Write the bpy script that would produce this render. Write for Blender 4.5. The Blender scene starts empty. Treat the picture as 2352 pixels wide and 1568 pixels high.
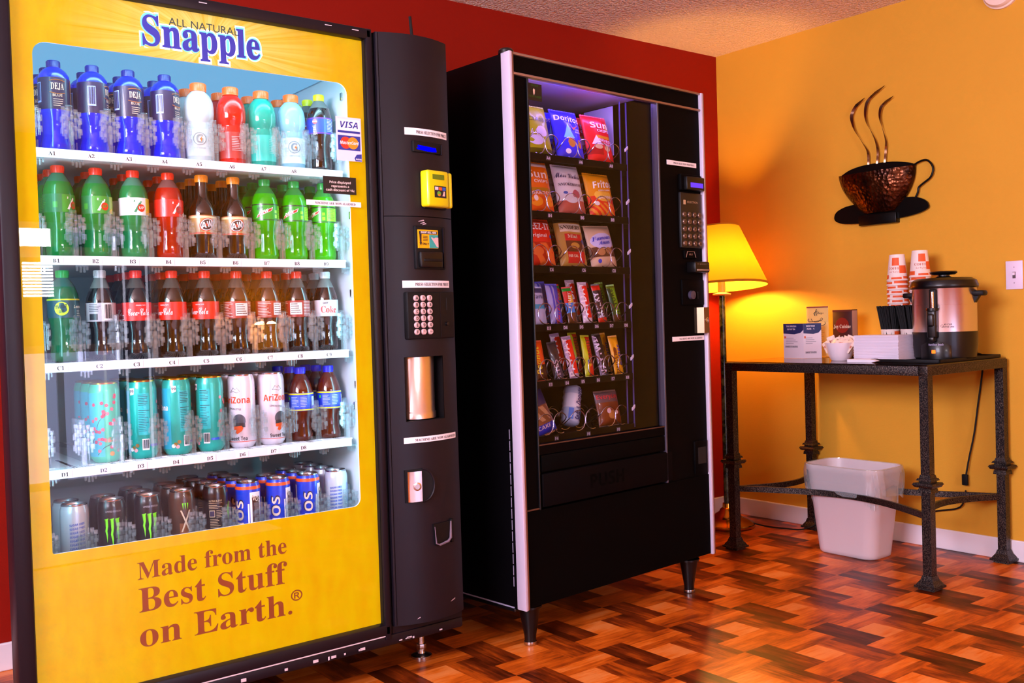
import bpy, bmesh, math, random
from mathutils import Vector, Matrix
S = bpy.context.scene
COL = S.collection
PI = math.pi
R = math.radians
rnd = random.Random(7)

# ------------------------------------------------------------------ camera, world, light, exposure
def look(yaw, pitch, roll):
    f = Vector((math.sin(yaw)*math.cos(pitch), math.cos(yaw)*math.cos(pitch), math.sin(pitch)))
    r = Vector((math.cos(yaw), -math.sin(yaw), 0))
    u = r.cross(f)
    c, s = math.cos(roll), math.sin(roll)
    return f, c*r + s*u, -s*r + c*u
CAM = Vector((-1.618, -2.043, 1.0185))
f_, r_, u_ = look(R(37.712), R(-1.213), R(-1.765))
cd = bpy.data.cameras.new('camera')
cd.sensor_width = 36.0
cd.lens = 2239.81/2352*36.0
cd.clip_start = 0.05
cam = bpy.data.objects.new('camera', cd)
COL.objects.link(cam)
cam.matrix_world = Matrix(((r_.x, u_.x, -f_.x, CAM.x), (r_.y, u_.y, -f_.y, CAM.y), (r_.z, u_.z, -f_.z, CAM.z), (0, 0, 0, 1)))
S.camera = cam

w = bpy.data.worlds.new('world')
S.world = w
w.use_nodes = True
w.node_tree.nodes['Background'].inputs[0].default_value = (0.75, 0.8, 1.0, 1)
w.node_tree.nodes['Background'].inputs[1].default_value = 0.6

S.view_settings.view_transform = 'Standard'
S.view_settings.look = 'None'
S.view_settings.exposure = 0.0
S.view_settings.gamma = 1.0
S.view_settings.use_curve_mapping = False
S.cycles.use_denoising = True
S.cycles.max_bounces = 10
S.cycles.transparent_max_bounces = 24
S.cycles.diffuse_bounces = 4
S.cycles.glossy_bounces = 5
S.cycles.caustics_reflective = False
S.cycles.caustics_refractive = False
S.cycles.sample_clamp_indirect = 6.0

def area_light(name, loc, rot, sx, sy, power, col):
    l = bpy.data.lights.new(name, 'AREA')
    l.shape = 'RECTANGLE'
    l.size, l.size_y, l.energy, l.color = sx, sy, power, col
    o = bpy.data.objects.new(name, l)
    COL.objects.link(o)
    o.location, o.rotation_euler = loc, rot
    return o
def point_light(name, loc, power, col, rad=0.03):
    l = bpy.data.lights.new(name, 'POINT')
    l.energy, l.color, l.shadow_soft_size = power, col, rad
    o = bpy.data.objects.new(name, l)
    COL.objects.link(o)
    o.location = loc
    return o
# daylight through the window of the left wall (the glazed door behind the camera lights by its own panes)
area_light('daylight_left_window', (-3.1, -1.25, 1.78), (0, R(-90), 0), 0.9, 1.6, 215, (0.86, 0.78, 1.0))
# light of the table lamp across the room; the floor lamp in the corner is lit by its own bulb
LAMP = Vector((2.04, 1.035, 0))
point_light('table_lamp_light', (1.34, -3.95, 1.03), 75, (1.0, 0.48, 0.08), 0.04)

# ------------------------------------------------------------------ helpers
def hx(s):
    out = []
    for i in (0, 2, 4):
        c = int(s[i:i+2], 16)/255
        out.append(c/12.92 if c <= 0.04045 else ((c+0.055)/1.055)**2.4)
    return tuple(out)
class NT:
    def __init__(s, name):
        s.mat = bpy.data.materials.new(name)
        s.mat.use_nodes = True
        s.t = s.mat.node_tree
        s.t.nodes.clear()
        s.out = s.t.nodes.new('ShaderNodeOutputMaterial')
    def n(s, typ, **kw):
        nd = s.t.nodes.new(typ)
        for k, v in kw.items():
            setattr(nd, k, v)
        return nd
    def put(s, sock, v):
        if isinstance(v, bpy.types.NodeSocket):
            s.t.links.new(v, sock)
        elif isinstance(v, tuple) and len(v) == 3 and sock.type == 'RGBA':
            sock.default_value = (*v, 1)
        else:
            sock.default_value = v
    def m(s, op, a, b=0.0, c=0.0):
        nd = s.n('ShaderNodeMath', operation=op)
        s.put(nd.inputs[0], a); s.put(nd.inputs[1], b); s.put(nd.inputs[2], c)
        return nd.outputs[0]
    def mix(s, fac, a, b):
        nd = s.n('ShaderNodeMix', data_type='RGBA')
        s.put(nd.inputs[0], fac); s.put(nd.inputs[6], a); s.put(nd.inputs[7], b)
        return nd.outputs[2]
    def noise(s, vec, scale, detail=4.0, rough=0.55):
        nd = s.n('ShaderNodeTexNoise')
        if vec is not None:
            s.put(nd.inputs['Vector'], vec)
        nd.inputs['Scale'].default_value = scale
        nd.inputs['Detail'].default_value = detail
        nd.inputs['Roughness'].default_value = rough
        return nd.outputs[0]
    def obj(s):
        return s.n('ShaderNodeTexCoord').outputs['Object']
    def vec(s, x, y, z):
        nd = s.n('ShaderNodeCombineXYZ')
        s.put(nd.inputs[0], x); s.put(nd.inputs[1], y); s.put(nd.inputs[2], z)
        return nd.outputs[0]
    def sep(s, v):
        nd = s.n('ShaderNodeSeparateXYZ')
        s.put(nd.inputs[0], v)
        return nd.outputs
    def ramp(s, f, a, b):
        nd = s.n('ShaderNodeMapRange')
        s.put(nd.inputs[0], f); nd.inputs[1].default_value = a; nd.inputs[2].default_value = b
        return nd.outputs[0]
    def bump(s, h, strength, dist=0.01):
        nd = s.n('ShaderNodeBump')
        s.put(nd.inputs['Height'], h)
        nd.inputs['Strength'].default_value = strength
        nd.inputs['Distance'].default_value = dist
        return nd.outputs[0]
    def pr(s, base, rough=0.5, metal=0.0, emit=None, es=0.0, coat=0.0, normal=None, spec=0.5, trans=0.0):
        p = s.n('ShaderNodeBsdfPrincipled')
        s.put(p.inputs['Base Color'], base)
        s.put(p.inputs['Roughness'], rough)
        s.put(p.inputs['Metallic'], metal)
        p.inputs['Coat Weight'].default_value = coat
        p.inputs['Specular IOR Level'].default_value = spec
        p.inputs['Transmission Weight'].default_value = trans
        if emit is not None:
            s.put(p.inputs['Emission Color'], emit)
            s.put(p.inputs['Emission Strength'], es)
        if normal is not None:
            s.t.links.new(normal, p.inputs['Normal'])
        return p.outputs[0]
    def done(s, sh):
        s.t.links.new(sh, s.out.inputs[0])
        return s.mat
_mc = {}
def pm(col, rough=0.5, metal=0.0, es=0.0, coat=0.0, spec=0.5, var=0.0):
    """plain principled material with a trace of procedural mottling, cached"""
    c = hx(col) if isinstance(col, str) else col
    key = (c, rough, metal, es, coat, spec, var)
    if key not in _mc:
        t = NT('finish')
        b = c
        if var:
            nz = t.noise(t.obj(), 30.0)
            b = t.mix(nz, tuple(x*(1-var) for x in c), tuple(min(1, x*(1+var)) for x in c))
        _mc[key] = t.done(t.pr(b, rough, metal, b if es else None, es, coat, None, spec))
    return _mc[key]
def clear_mat(name, tint, body, gloss=0.05, rough=0.03):
    """clear plastic or glass sheet: see-through, with a grazing-angle reflection and a little milky body"""
    t = NT(name)
    tr = t.n('ShaderNodeBsdfTransparent'); t.put(tr.inputs[0], tint)
    gl = t.n('ShaderNodeBsdfGlossy'); gl.inputs['Roughness'].default_value = rough
    df = t.n('ShaderNodeBsdfDiffuse'); t.put(df.inputs[0], (0.72, 0.92, 0.98))
    lw = t.n('ShaderNodeLayerWeight'); lw.inputs[0].default_value = 0.5
    fac = t.m('MULTIPLY_ADD', t.m('POWER', lw.outputs['Facing'], 4.0), 0.9, gloss)
    m1 = t.n('ShaderNodeMixShader'); m1.inputs[0].default_value = body
    t.t.links.new(tr.outputs[0], m1.inputs[1]); t.t.links.new(df.outputs[0], m1.inputs[2])
    m2 = t.n('ShaderNodeMixShader'); t.put(m2.inputs[0], t.m('MINIMUM', fac, 1.0))
    t.t.links.new(m1.outputs[0], m2.inputs[1]); t.t.links.new(gl.outputs[0], m2.inputs[2])
    return t.done(m2.outputs[0])
def emit_mat(col, st):
    key = ('e', col, st)
    if key not in _mc:
        t = NT('glow')
        e = t.n('ShaderNodeEmission'); t.put(e.inputs[0], hx(col) if isinstance(col, str) else col)
        e.inputs[1].default_value = st
        _mc[key] = t.done(e.outputs[0])
    return _mc[key]

_tx = {}
STY = {'serif': (0x1D400, 0x1D7CE), 'ital': (0x1D468, 0), 'script': (0x1D4D0, 0), 'bold': (0x1D5D4, 0x1D7EC), 'boldit': (0x1D63C, 0)}
def conv(s, sty):
    if sty not in STY:
        return s
    b, d = STY[sty]
    r = ''
    for ch in s:
        if 'A' <= ch <= 'Z': r += chr(b+ord(ch)-65)
        elif 'a' <= ch <= 'z': r += chr(b+26+ord(ch)-97)
        elif '0' <= ch <= '9' and d: r += chr(d+ord(ch)-48)
        else: r += ch
    return r
def glyphs(s, sty='', res=2, off=0.0):
    key = (s, sty, res, off)
    if key not in _tx:
        cu = bpy.data.curves.new('lettering', 'FONT')
        cu.body = conv(s, sty)
        cu.resolution_u = res
        cu.offset = off
        o = bpy.data.objects.new('lettering', cu)
        me = o.to_mesh()
        v = [(p.co.x, p.co.y) for p in me.vertices]
        fs = [tuple(p.vertices) for p in me.polygons]
        o.to_mesh_clear()
        bpy.data.objects.remove(o)
        bpy.data.curves.remove(cu)
        _tx[key] = (v, fs)
    return _tx[key]

class MB:
    def __init__(s, T=None):
        s.v, s.f, s.m, s.T = [], [], [], T
    def add(s, vs, fs, m=0, T=None):
        T = T or s.T
        b = len(s.v)
        s.v += [tuple(T(Vector(p))) for p in vs] if T else [tuple(p) for p in vs]
        s.f += [[b+i for i in f] for f in fs]
        s.m += [m]*len(fs) if isinstance(m, int) else list(m)
    def box(s, x0, x1, y0, y1, z0, z1, m=0, T=None):
        vs = [(x, y, z) for z in (z0, z1) for y in (y0, y1) for x in (x0, x1)]
        s.add(vs, [(0, 2, 3, 1), (4, 5, 7, 6), (0, 1, 5, 4), (2, 6, 7, 3), (0, 4, 6, 2), (1, 3, 7, 5)], m, T)
    def rbox(s, x0, x1, y0, y1, z0, z1, r, m=0, seg=2, T=None):
        bm = bmesh.new()
        bmesh.ops.create_cube(bm, size=1)
        for v in bm.verts:
            v.co = ((x0+x1)/2+v.co.x*(x1-x0), (y0+y1)/2+v.co.y*(y1-y0), (z0+z1)/2+v.co.z*(z1-z0))
        bmesh.ops.bevel(bm, geom=list(bm.edges), offset=r, segments=seg, affect='EDGES', profile=0.5)
        bm.verts.index_update()
        s.add([v.co[:] for v in bm.verts], [[v.index for v in f.verts] for f in bm.faces], m, T)
        bm.free()
    def lathe(s, prof, seg=24, m=0, c=(0, 0, 0), a0=0.0, a1=360.0, T=None, sx=1.0, sy=1.0):
        full = abs(a1-a0) >= 359.9
        n = seg if full else seg+1
        vs, fs, ms = [], [], []
        for (r, z, *_) in prof:
            for i in range(n):
                a = R(a0+(a1-a0)*i/seg)
                vs.append((c[0]+r*math.cos(a)*sx, c[1]+r*math.sin(a)*sy, c[2]+z))
        for j in range(len(prof)-1):
            mm = prof[j][2] if len(prof[j]) > 2 else m
            for i in range(seg):
                k = (i+1) % n
                if prof[j][0] == 0 and prof[j+1][0] == 0: continue
                if prof[j][0] == 0: fs.append((j*n+i, (j+1)*n+k, (j+1)*n+i))
                elif prof[j+1][0] == 0: fs.append((j*n+i, j*n+k, (j+1)*n+i))
                else: fs.append((j*n+i, j*n+k, (j+1)*n+k, (j+1)*n+i))
                ms.append(mm)
        s.add(vs, fs, ms, T)
    def tube(s, pts, r, seg=8, m=0, closed=False, T=None, flat=None):
        P = [Vector(p) for p in pts]
        n = len(P)
        rs = r if isinstance(r, (list, tuple)) else [r]*n
        up = None
        vs, fs = [], []
        for i in range(n):
            t = (P[(i+1) % n]-P[i-1]) if closed else (P[min(i+1, n-1)]-P[max(i-1, 0)])
            t.normalize()
            if up is None:
                up = Vector((0, 0, 1)) if abs(t.z) < 0.9 else Vector((1, 0, 0))
            up = (up-t*up.dot(t)).normalized()
            sd = t.cross(up)
            for k in range(seg):
                a = 2*PI*k/seg
                vs.append(P[i]+(up*math.sin(a)+sd*math.cos(a))*rs[i])
        L = n if closed else n-1
        for i in range(L):
            for k in range(seg):
                a, b = i*seg+k, i*seg+(k+1) % seg
                c, d = ((i+1) % n)*seg+(k+1) % seg, ((i+1) % n)*seg+k
                fs.append((a, b, c, d))
        if not closed:
            fs += [tuple(range(seg))[::-1], tuple((n-1)*seg+k for k in range(seg))]
        s.add(vs, fs, m, T)
    def bar(s, pts, hw, hh, m=0, T=None):
        """flat bar swept along a horizontal path"""
        P = [Vector(p) for p in pts]
        vs, fs = [], []
        for i, p in enumerate(P):
            t = P[min(i+1, len(P)-1)]-P[max(i-1, 0)]
            sd = Vector((-t.y, t.x, 0)).normalized()
            for a, b in ((-1, -1), (1, -1), (1, 1), (-1, 1)):
                vs.append(p+sd*hw*a+Vector((0, 0, hh*b)))
        for i in range(len(P)-1):
            for k in range(4):
                fs.append((i*4+k, i*4+(k+1) % 4, i*4+4+(k+1) % 4, i*4+4+k))
        fs += [(0, 1, 2, 3), tuple(len(vs)-4+k for k in range(4))]
        s.add(vs, fs, m, T)
    def prism(s, poly, y0, y1, m=0, T=None, mb=None):
        n = len(poly)
        vs = [(x, y0, z) for x, z in poly]+[(x, y1, z) for x, z in poly]
        fs = [tuple(range(n)), tuple(range(2*n-1, n-1, -1))]+[(i, i+n, (i+1) % n+n, (i+1) % n) for i in range(n)]
        s.add(vs, fs, m, T)
    def grid(s, fn, nu, nv, m=0, T=None, mf=None):
        vs = [fn(i/nu, j/nv) for j in range(nv+1) for i in range(nu+1)]
        fs, ms = [], []
        for j in range(nv):
            for i in range(nu):
                a = j*(nu+1)+i
                fs.append((a, a+1, a+nu+2, a+nu+1))
                ms.append(mf((i+.5)/nu, (j+.5)/nv) if mf else m)
        s.add(vs, fs, ms, T)
    def text(s, txt, h, fn, m, w=None, align='C', sty='', res=2, off=0.0, rot=0.0):
        v, fs = glyphs(txt, sty, res, off)
        if not v: return
        hv = glyphs('H', sty, res, 0.0)[0]
        cap = max(p[1] for p in hv)
        x0, x1 = min(p[0] for p in v), max(p[0] for p in v)
        sy = h/cap
        sx = w/(x1-x0) if w else sy
        ox = {'L': x0, 'C': (x0+x1)/2, 'R': x1}[align]
        c, d = math.cos(R(rot)), math.sin(R(rot))
        q = [((p[0]-ox)*sx, p[1]*sy) for p in v]
        if rot:
            q = [(x*c-y*d, x*d+y*c) for x, y in q]
        s.add([fn(x, y) for x, y in q], fs, m)
    # decoration on a cylinder of radius r; angle 0 looks to -Y
    def cyl(s, r, a, z):
        return lambda x, y: (r*math.cos(R(-90+a)+x/r), r*math.sin(R(-90+a)+x/r), z+y)
    def ctext(s, txt, h, r, a, z, m, **kw):
        s.text(txt, h, s.cyl(r, a, z), m, **kw)
    def cpatch(s, r, a0, a1, z0, z1, m, n=8, r1=None, taper=None):
        s.grid(lambda u, v: ((r if r1 is None else r+(r1-r)*v)*math.cos(R(-90+a0+(a1-a0)*u)), (r if r1 is None else r+(r1-r)*v)*math.sin(R(-90+a0+(a1-a0)*u)), z0+(z1-z0)*v), n, 1 if r1 is None else 2, m)
    def cpoly(s, poly, r, a, z, m):
        f = s.cyl(r, a, z)
        x0, x1 = min(p[0] for p in poly), max(p[0] for p in poly)
        if x1-x0 < .006:
            s.add([f(x, y) for x, y in poly], [tuple(range(len(poly)))], m)
            return
        bm = bmesh.new()
        bm.faces.new([bm.verts.new((x, y, 0)) for x, y in poly])
        bmesh.ops.triangulate(bm, faces=bm.faces[:])
        n = int((x1-x0)/.004)+1
        for k in range(1, n):
            bmesh.ops.bisect_plane(bm, geom=bm.verts[:]+bm.edges[:]+bm.faces[:], plane_co=(x0+(x1-x0)*k/n, 0, 0), plane_no=(1, 0, 0))
        bm.verts.index_update()
        s.add([f(v.co.x, v.co.y) for v in bm.verts], [[v.index for v in q.verts] for q in bm.faces], m)
        bm.free()
    def build(s, name, mats, parent=None, smooth=38, recalc=True):
        me = bpy.data.meshes.new(name)
        me.from_pydata(s.v, [], s.f)
        for k in (mats if isinstance(mats, (list, tuple)) else [mats]):
            me.materials.append(k)
        me.polygons.foreach_set('material_index', s.m)
        if recalc:
            bm = bmesh.new(); bm.from_mesh(me)
            bmesh.ops.recalc_face_normals(bm, faces=bm.faces)
            bm.to_mesh(me); bm.free()
        if smooth:
            me.shade_smooth()
            me.set_sharp_from_angle(angle=R(smooth))
        me.update()
        o = bpy.data.objects.new(name, me)
        COL.objects.link(o)
        if parent is not None:
            o.parent = parent
        return o
def curve(pts, n=6, closed=False):
    P = [Vector(p) for p in pts]
    L = len(P)
    out = []
    for k in range(L if closed else L-1):
        if closed: p0, p1, p2, p3 = P[k-1], P[k], P[(k+1) % L], P[(k+2) % L]
        else: p0, p1, p2, p3 = P[max(k-1, 0)], P[k], P[k+1], P[min(k+2, L-1)]
        for i in range(n):
            f = i/n
            out.append(0.5*(2*p1+(p2-p0)*f+(2*p0-5*p1+4*p2-p3)*f*f+(3*p1-p0-3*p2+p3)*f**3))
    if not closed: out.append(P[-1])
    return out
def circ(r, n=20, cx=0, cy=0, a0=0, a1=360):
    return [(cx+r*math.cos(R(a0+(a1-a0)*i/n)), cy+r*math.sin(R(a0+(a1-a0)*i/n))) for i in range(n if a1-a0 >= 359 else n+1)]
def flatXZ(x, y, z):
    return lambda a, b: (x+a, y, z+b)
def tag(o, label, cat, group=None, kind=None):
    if label: o['label'] = label
    if cat: o['category'] = cat
    if group: o['group'] = group
    if kind: o['kind'] = kind
    return o
def thing(name, label, cat, loc=(0, 0, 0), rz=0.0, group=None):
    o = bpy.data.objects.new(name, None)
    o.empty_display_size = 0.05
    COL.objects.link(o)
    o.location = loc
    o.rotation_euler = (0, 0, rz)
    return tag(o, label, cat, group)
def dup(o, parent=None):
    c = o.copy()
    COL.objects.link(c)
    if parent is not None: c.parent = parent
    for ch in list(o.children):
        dup(ch, c)
    return c
def struct(name, mb, mats, smooth=0):
    o = mb.build(name, mats, None, smooth)
    o['kind'] = 'structure'
    return o
ORD = ['first', 'second', 'third', 'fourth', 'fifth', 'sixth', 'seventh', 'eighth', 'ninth', 'tenth', 'eleventh', 'twelfth', 'thirteenth', 'fourteenth', 'fifteenth', 'sixteenth', 'seventeenth', 'eighteenth', 'nineteenth', 'twentieth']

# shared materials
BLACK = pm('060507', 0.35, coat=0.1, spec=0.35)
BLACKM = pm('050406', 0.55, spec=0.25)
PLUM = pm('140f17', 0.42, spec=0.25)
WHITE = pm('e8e6ea', 0.45)
PAPER = pm('f0e9ee', 0.7)
INK = pm('15121a', 0.6)
STEEL = pm('c8c2c0', 0.25, 1.0)
CHROME = pm('d8d4d8', 0.12, 1.0)
ALU = pm('b9b2bd', 0.32, 0.9)
GLASS = clear_mat('window_glass', (1, 1, 1), 0.0, 0.022, 0.0)
GLASS2 = clear_mat('dark_window_glass', (0.97, 0.96, 0.98), 0.0, 0.004, 0.0)
CLEAR = clear_mat('clear_plastic', (0.95, 0.99, 1.0), 0.05, 0.08, 0.01)

# ------------------------------------------------------------------ the room
XR, YB, HC, XL, YF = 2.3156, 1.265, 2.335, -3.2, -4.2
def wall_mat(name, col, bump=0.25, rough=0.6):
    t = NT(name)
    nz = t.noise(t.obj(), 160.0, 3.0)
    b = t.mix(t.noise(t.obj(), 3.0), tuple(x*0.93 for x in col), tuple(min(1, x*1.05) for x in col))
    return t.done(t.pr(b, rough, normal=t.bump(nz, bump, 0.002), spec=0.2))
RED = wall_mat('red_paint', (0.25, 0.005, 0.0002))
YEL = wall_mat('yellow_paint', (0.66, 0.33, 0.030))
def popcorn():
    t = NT('popcorn_ceiling')
    v = t.n('ShaderNodeTexVoronoi'); v.inputs['Scale'].default_value = 95.0
    t.put(v.inputs['Vector'], t.obj())
    h = t.m('MULTIPLY_ADD', t.noise(t.obj(), 70.0), 0.8, t.m('SUBTRACT', 1.0, v.outputs['Distance']))
    return t.done(t.pr((0.95, 0.74, 0.60), 0.9, normal=t.bump(h, 0.9, 0.012)))
def parquet():
    t = NT('parquet')
    x, y, _ = t.sep(t.obj())
    P = 0.314
    ux = t.m('DIVIDE', t.m('SUBTRACT', x, 0.385), P)
    uy = t.m('DIVIDE', t.m('SUBTRACT', 0.168, y), P)
    fx, fy = t.m('FRACT', ux), t.m('FRACT', uy)
    cx, cy = t.m('FLOOR', ux), t.m('FLOOR', uy)
    lt = lambda a, b: t.m('LESS_THAN', a, b)
    A, B = 1/3, 2/3
    mL = t.m('MULTIPLY', lt(fx, A), lt(fy, B))                       # tall left block
    mR = t.m('MULTIPLY', lt(B, fx), lt(A, fy))                       # tall right block
    mT = t.m('MULTIPLY', lt(A, fx), lt(fy, A))                       # wide top block
    mB = t.m('MULTIPLY', lt(fx, B), lt(B, fy))                       # wide bottom block
    vert = t.m('ADD', mL, mR)
    hor = t.m('ADD', mT, mB)
    bid = t.m('ADD', t.m('ADD', mL, t.m('MULTIPLY', mR, 2)), t.m('ADD', t.m('MULTIPLY', mT, 3), t.m('MULTIPLY', mB, 4)))
    across = t.m('ADD', t.m('MULTIPLY', fx, vert), t.m('MULTIPLY', fy, t.m('SUBTRACT', 1.0, vert)))
    slat = t.m('FLOOR', t.m('MULTIPLY', across, 9.0))
    def wn(a, b, c):
        nd = t.n('ShaderNodeTexWhiteNoise', noise_dimensions='3D'); t.put(nd.inputs[0], t.vec(a, b, c)); return nd.outputs[0]
    r1 = wn(t.m('ADD', t.m('MULTIPLY', bid, 7.31), slat), 2.0, 3.0)          # the same print on every tile
    r2 = wn(cx, cy, bid)
    along = t.m('ADD', t.m('MULTIPLY', uy, vert), t.m('MULTIPLY', ux, t.m('SUBTRACT', 1.0, vert)))
    acr = t.m('ADD', t.m('MULTIPLY', ux, vert), t.m('MULTIPLY', uy, t.m('SUBTRACT', 1.0, vert)))
    g = t.noise(t.vec(t.m('MULTIPLY', along, 3.0), t.m('MULTIPLY', acr, 34.0), bid), 1.0, 5.0, 0.65)
    blot = t.noise(t.vec(t.m('MULTIPLY', along, 2.2), t.m('MULTIPLY', acr, 5.0), t.m('MULTIPLY', bid, 3.0)), 1.0, 3.0)
    tone = t.m('ADD', t.m('MULTIPLY', mL, 0.22), t.m('MULTIPLY', mR, 0.36))
    tone = t.m('ADD', tone, t.m('ADD', t.m('MULTIPLY', mT, 0.64), t.m('MULTIPLY', mB, 0.60)))
    cen = t.m('SUBTRACT', 1.0, t.m('ADD', vert, hor))
    tone = t.m('ADD', tone, t.m('MULTIPLY', cen, 0.80))
    tone = t.m('ADD', tone, t.m('MULTIPLY', t.m('SUBTRACT', r1, 0.5), 0.34))
    tone = t.m('ADD', tone, t.m('MULTIPLY', t.m('SUBTRACT', r2, 0.5), 0.12))
    tone = t.m('ADD', tone, t.m('MULTIPLY', t.m('SUBTRACT', g, 0.5), 0.75))
    tone = t.m('ADD', tone, t.m('MULTIPLY', t.m('SUBTRACT', blot, 0.5), 0.95))
    cr = t.n('ShaderNodeValToRGB')
    t.put(cr.inputs[0], tone)
    e = cr.color_ramp.elements
    e[0].position, e[0].color = 0.05, (0.055, 0.008, 0.001, 1)
    e[1].position, e[1].color = 0.95, (0.76, 0.235, 0.05, 1)
    for p, c in ((0.3, (0.18, 0.026, 0.003, 1)), (0.55, (0.50, 0.088, 0.005, 1)), (0.75, (0.70, 0.150, 0.011, 1))):
        k = e.new(p); k.color = c
    rg = t.m('MULTIPLY_ADD', t.noise(t.obj(), 6.0), 0.16, 0.24)
    return t.done(t.pr(cr.outputs[0], rg, coat=0.0, normal=t.bump(g, 0.05, 0.001), spec=0.22))
mb = MB(); mb.box(XL, XR, YF, YB, -0.06, 0); struct('floor', mb, parquet())
mb = MB(); mb.box(XL, XR, YF, YB, HC, HC+0.06); struct('ceiling', mb, popcorn())
mb = MB(); mb.box(XL-0.1, XR+0.1, YB, YB+0.1, -0.06, HC+0.06); struct('wall_back', mb, RED)
mb = MB(); mb.box(XR, XR+0.1, YF, YB, -0.06, HC+0.06); struct('wall_right', mb, YEL)
# left wall with its window opening
mb = MB()
for z0, z1, y0, y1 in ((0, 1.25, YF, YB), (2.28, HC, YF, YB), (1.25, 2.28, YF, -2.1), (1.25, 2.28, -0.40, YB)):
    mb.box(XL-0.1, XL, y0, y1, z0, z1)
struct('wall_left', mb, YEL)
mb = MB()
for y in (-2.1, -1.27, -0.44):
    mb.box(XL-0.08, XL-0.02, y, y+0.04, 1.25, 2.28)
for z in (1.25, 2.24):
    mb.box(XL-0.08, XL-0.02, -2.1, -0.40, z, z+0.04)
mb.box(XL-0.045, XL-0.04, -2.1, -0.40, 1.25, 2.28, 1)
struct('window_1', mb, [WHITE, emit_mat((0.8, 0.78, 1.0), 3.0)])
# front wall behind the camera: glazed door on the left, high bright window, lower window with blinds
mb = MB()
mb.box(XL, -1.3, YF-0.1, YF, 0, HC); mb.box(0.62, XR, YF-0.1, YF, 0, HC)
mb.box(-1.3, 0.62, YF-0.1, YF, 1.76, HC)
struct('wall_front', mb, YEL)
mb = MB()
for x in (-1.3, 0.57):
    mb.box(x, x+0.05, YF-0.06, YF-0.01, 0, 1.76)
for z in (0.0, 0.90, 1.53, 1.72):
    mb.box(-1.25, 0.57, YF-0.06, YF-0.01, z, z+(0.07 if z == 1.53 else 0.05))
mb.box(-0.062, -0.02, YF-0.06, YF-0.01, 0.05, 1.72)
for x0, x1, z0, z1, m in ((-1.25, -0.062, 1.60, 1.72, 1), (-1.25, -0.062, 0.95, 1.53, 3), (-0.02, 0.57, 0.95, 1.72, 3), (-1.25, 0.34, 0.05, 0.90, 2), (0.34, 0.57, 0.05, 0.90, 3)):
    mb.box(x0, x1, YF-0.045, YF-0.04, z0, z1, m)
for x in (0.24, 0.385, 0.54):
    mb.box(x, x+0.016, YF-0.03, YF-0.025, 0.05, 1.70, 4)  # upright white frame bars, the daylight on them put in as glow
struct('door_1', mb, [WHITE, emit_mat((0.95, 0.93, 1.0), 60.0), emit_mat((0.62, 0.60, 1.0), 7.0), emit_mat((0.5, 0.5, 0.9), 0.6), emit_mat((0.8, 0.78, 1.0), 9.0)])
mb = MB(); mb.box(-2.4, 0.45, YF, -1.9, 0, 0.004); struct('floor_entry', mb, pm('d8c4c8', 0.6))
mb = MB()
for k in range(11):
    mb.box(-0.25, -0.07, YF+0.012, YF+0.03, 1.27+k*0.021, 1.27+k*0.021+0.014)
mb.build('window_blind', emit_mat((0.9, 0.9, 1.0), 55.0))  # sun behind the slats is put in as their own glow
tag(bpy.data.objects['window_blind'], 'sunlit slatted blind over the lower pane of the glazed door behind the viewer', 'blind')
mb = MB()
for y0, y1 in ((YF, YB),):
    mb.rbox(XR-0.012, XR, y0, y1, 0, 0.085, 0.004)
struct('baseboard_right', mb, pm('e6dfe6', 0.5))
mb = MB(); mb.rbox(XL, XR-0.012, YB-0.012, YB, 0, 0.085, 0.004); struct('baseboard_back', mb, pm('e6dfe6', 0.5))
# ------------------------------------------------------------------ the lit drinks machine
Y0 = 0.323
bev = thing('beverage_vending_machine', 'tall drinks vending machine with lit yellow front panel and black side column', 'vending machine', (0, Y0, 0))
LINER = pm('c4d2da', 0.5)
SHELFM = pm('e9edf2', 0.4)
mb = MB()
mb.prism([(-1.186, .075), (-1.092, .375), (-1.000, .86), (-.985, .86), (-1.080, .375), (-1.150, .075)], 0.14, 1.828, T=lambda p: Vector((p.x, p.z, p.y)))
mb.box(-0.262, -0.002, 0.075, 0.86, 0.14, 1.828)
mb.box(-0.99, -0.262, 0.80, 0.86, 0.14, 1.828)
INX = [(-1.150, .075), (-1.082, .375), (-1.000, .80), (-.262, .80), (-.262, .075)]
XY = lambda p: Vector((p.x, p.z, p.y))
mb.prism(INX, 1.76, 1.828, T=XY); mb.prism(INX, 0.14, 0.40, T=XY)
mb.prism([(-1.13, .10), (-1.07, .375), (-1.000, .80), (-.04, .80), (-.04, .10)], 0.085, 0.14, T=XY)
mb.build('cabinet', [BLACK], bev)
mb = MB()
mb.prism([(-1.152, .05), (-1.080, .375), (-.996, .79), (-.992, .79), (-1.076, .375), (-1.148, .05)], 0.40, 1.757, T=XY)
mb.box(-0.276, -0.263, 0.05, 0.79, 0.40, 1.757)
INL = [(-1.146, .05), (-1.076, .375), (-.992, .785), (-.276, .785), (-.276, .05)]
mb.box(-0.99, -0.276, 0.785, 0.798, 0.40, 1.757)
mb.prism(INL, 1.745, 1.757, T=XY)
mb.prism(INL, 0.40, 0.41, T=XY)
for z, y in ((1.66, 0.12), (1.63, 0.2), (1.32, 0.09), (1.10, 0.1), (0.84, 0.09), (0.78, 0.1)):      # rivets and catches on the right liner
    mb.rbox(-0.281, -0.275, y, y+0.012, z, z+0.022, 0.002, 1)
mb.box(-0.2775, -0.2755, 0.13, 0.20, 1.57, 1.61, 2)
mb.build('liner', [LINER, STEEL, pm('8fb0b4', 0.6)], bev)
mb = MB()
mb.rbox(-1.190, -1.153, 0, 0.072, 0.138, 1.836, 0.006)
mb.rbox(-0.264, -0.245, 0, 0.072, 0.138, 1.836, 0.004)
mb.rbox(-1.19, -0.245, 0.0, 0.072, 1.806, 1.836, 0.006)
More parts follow.
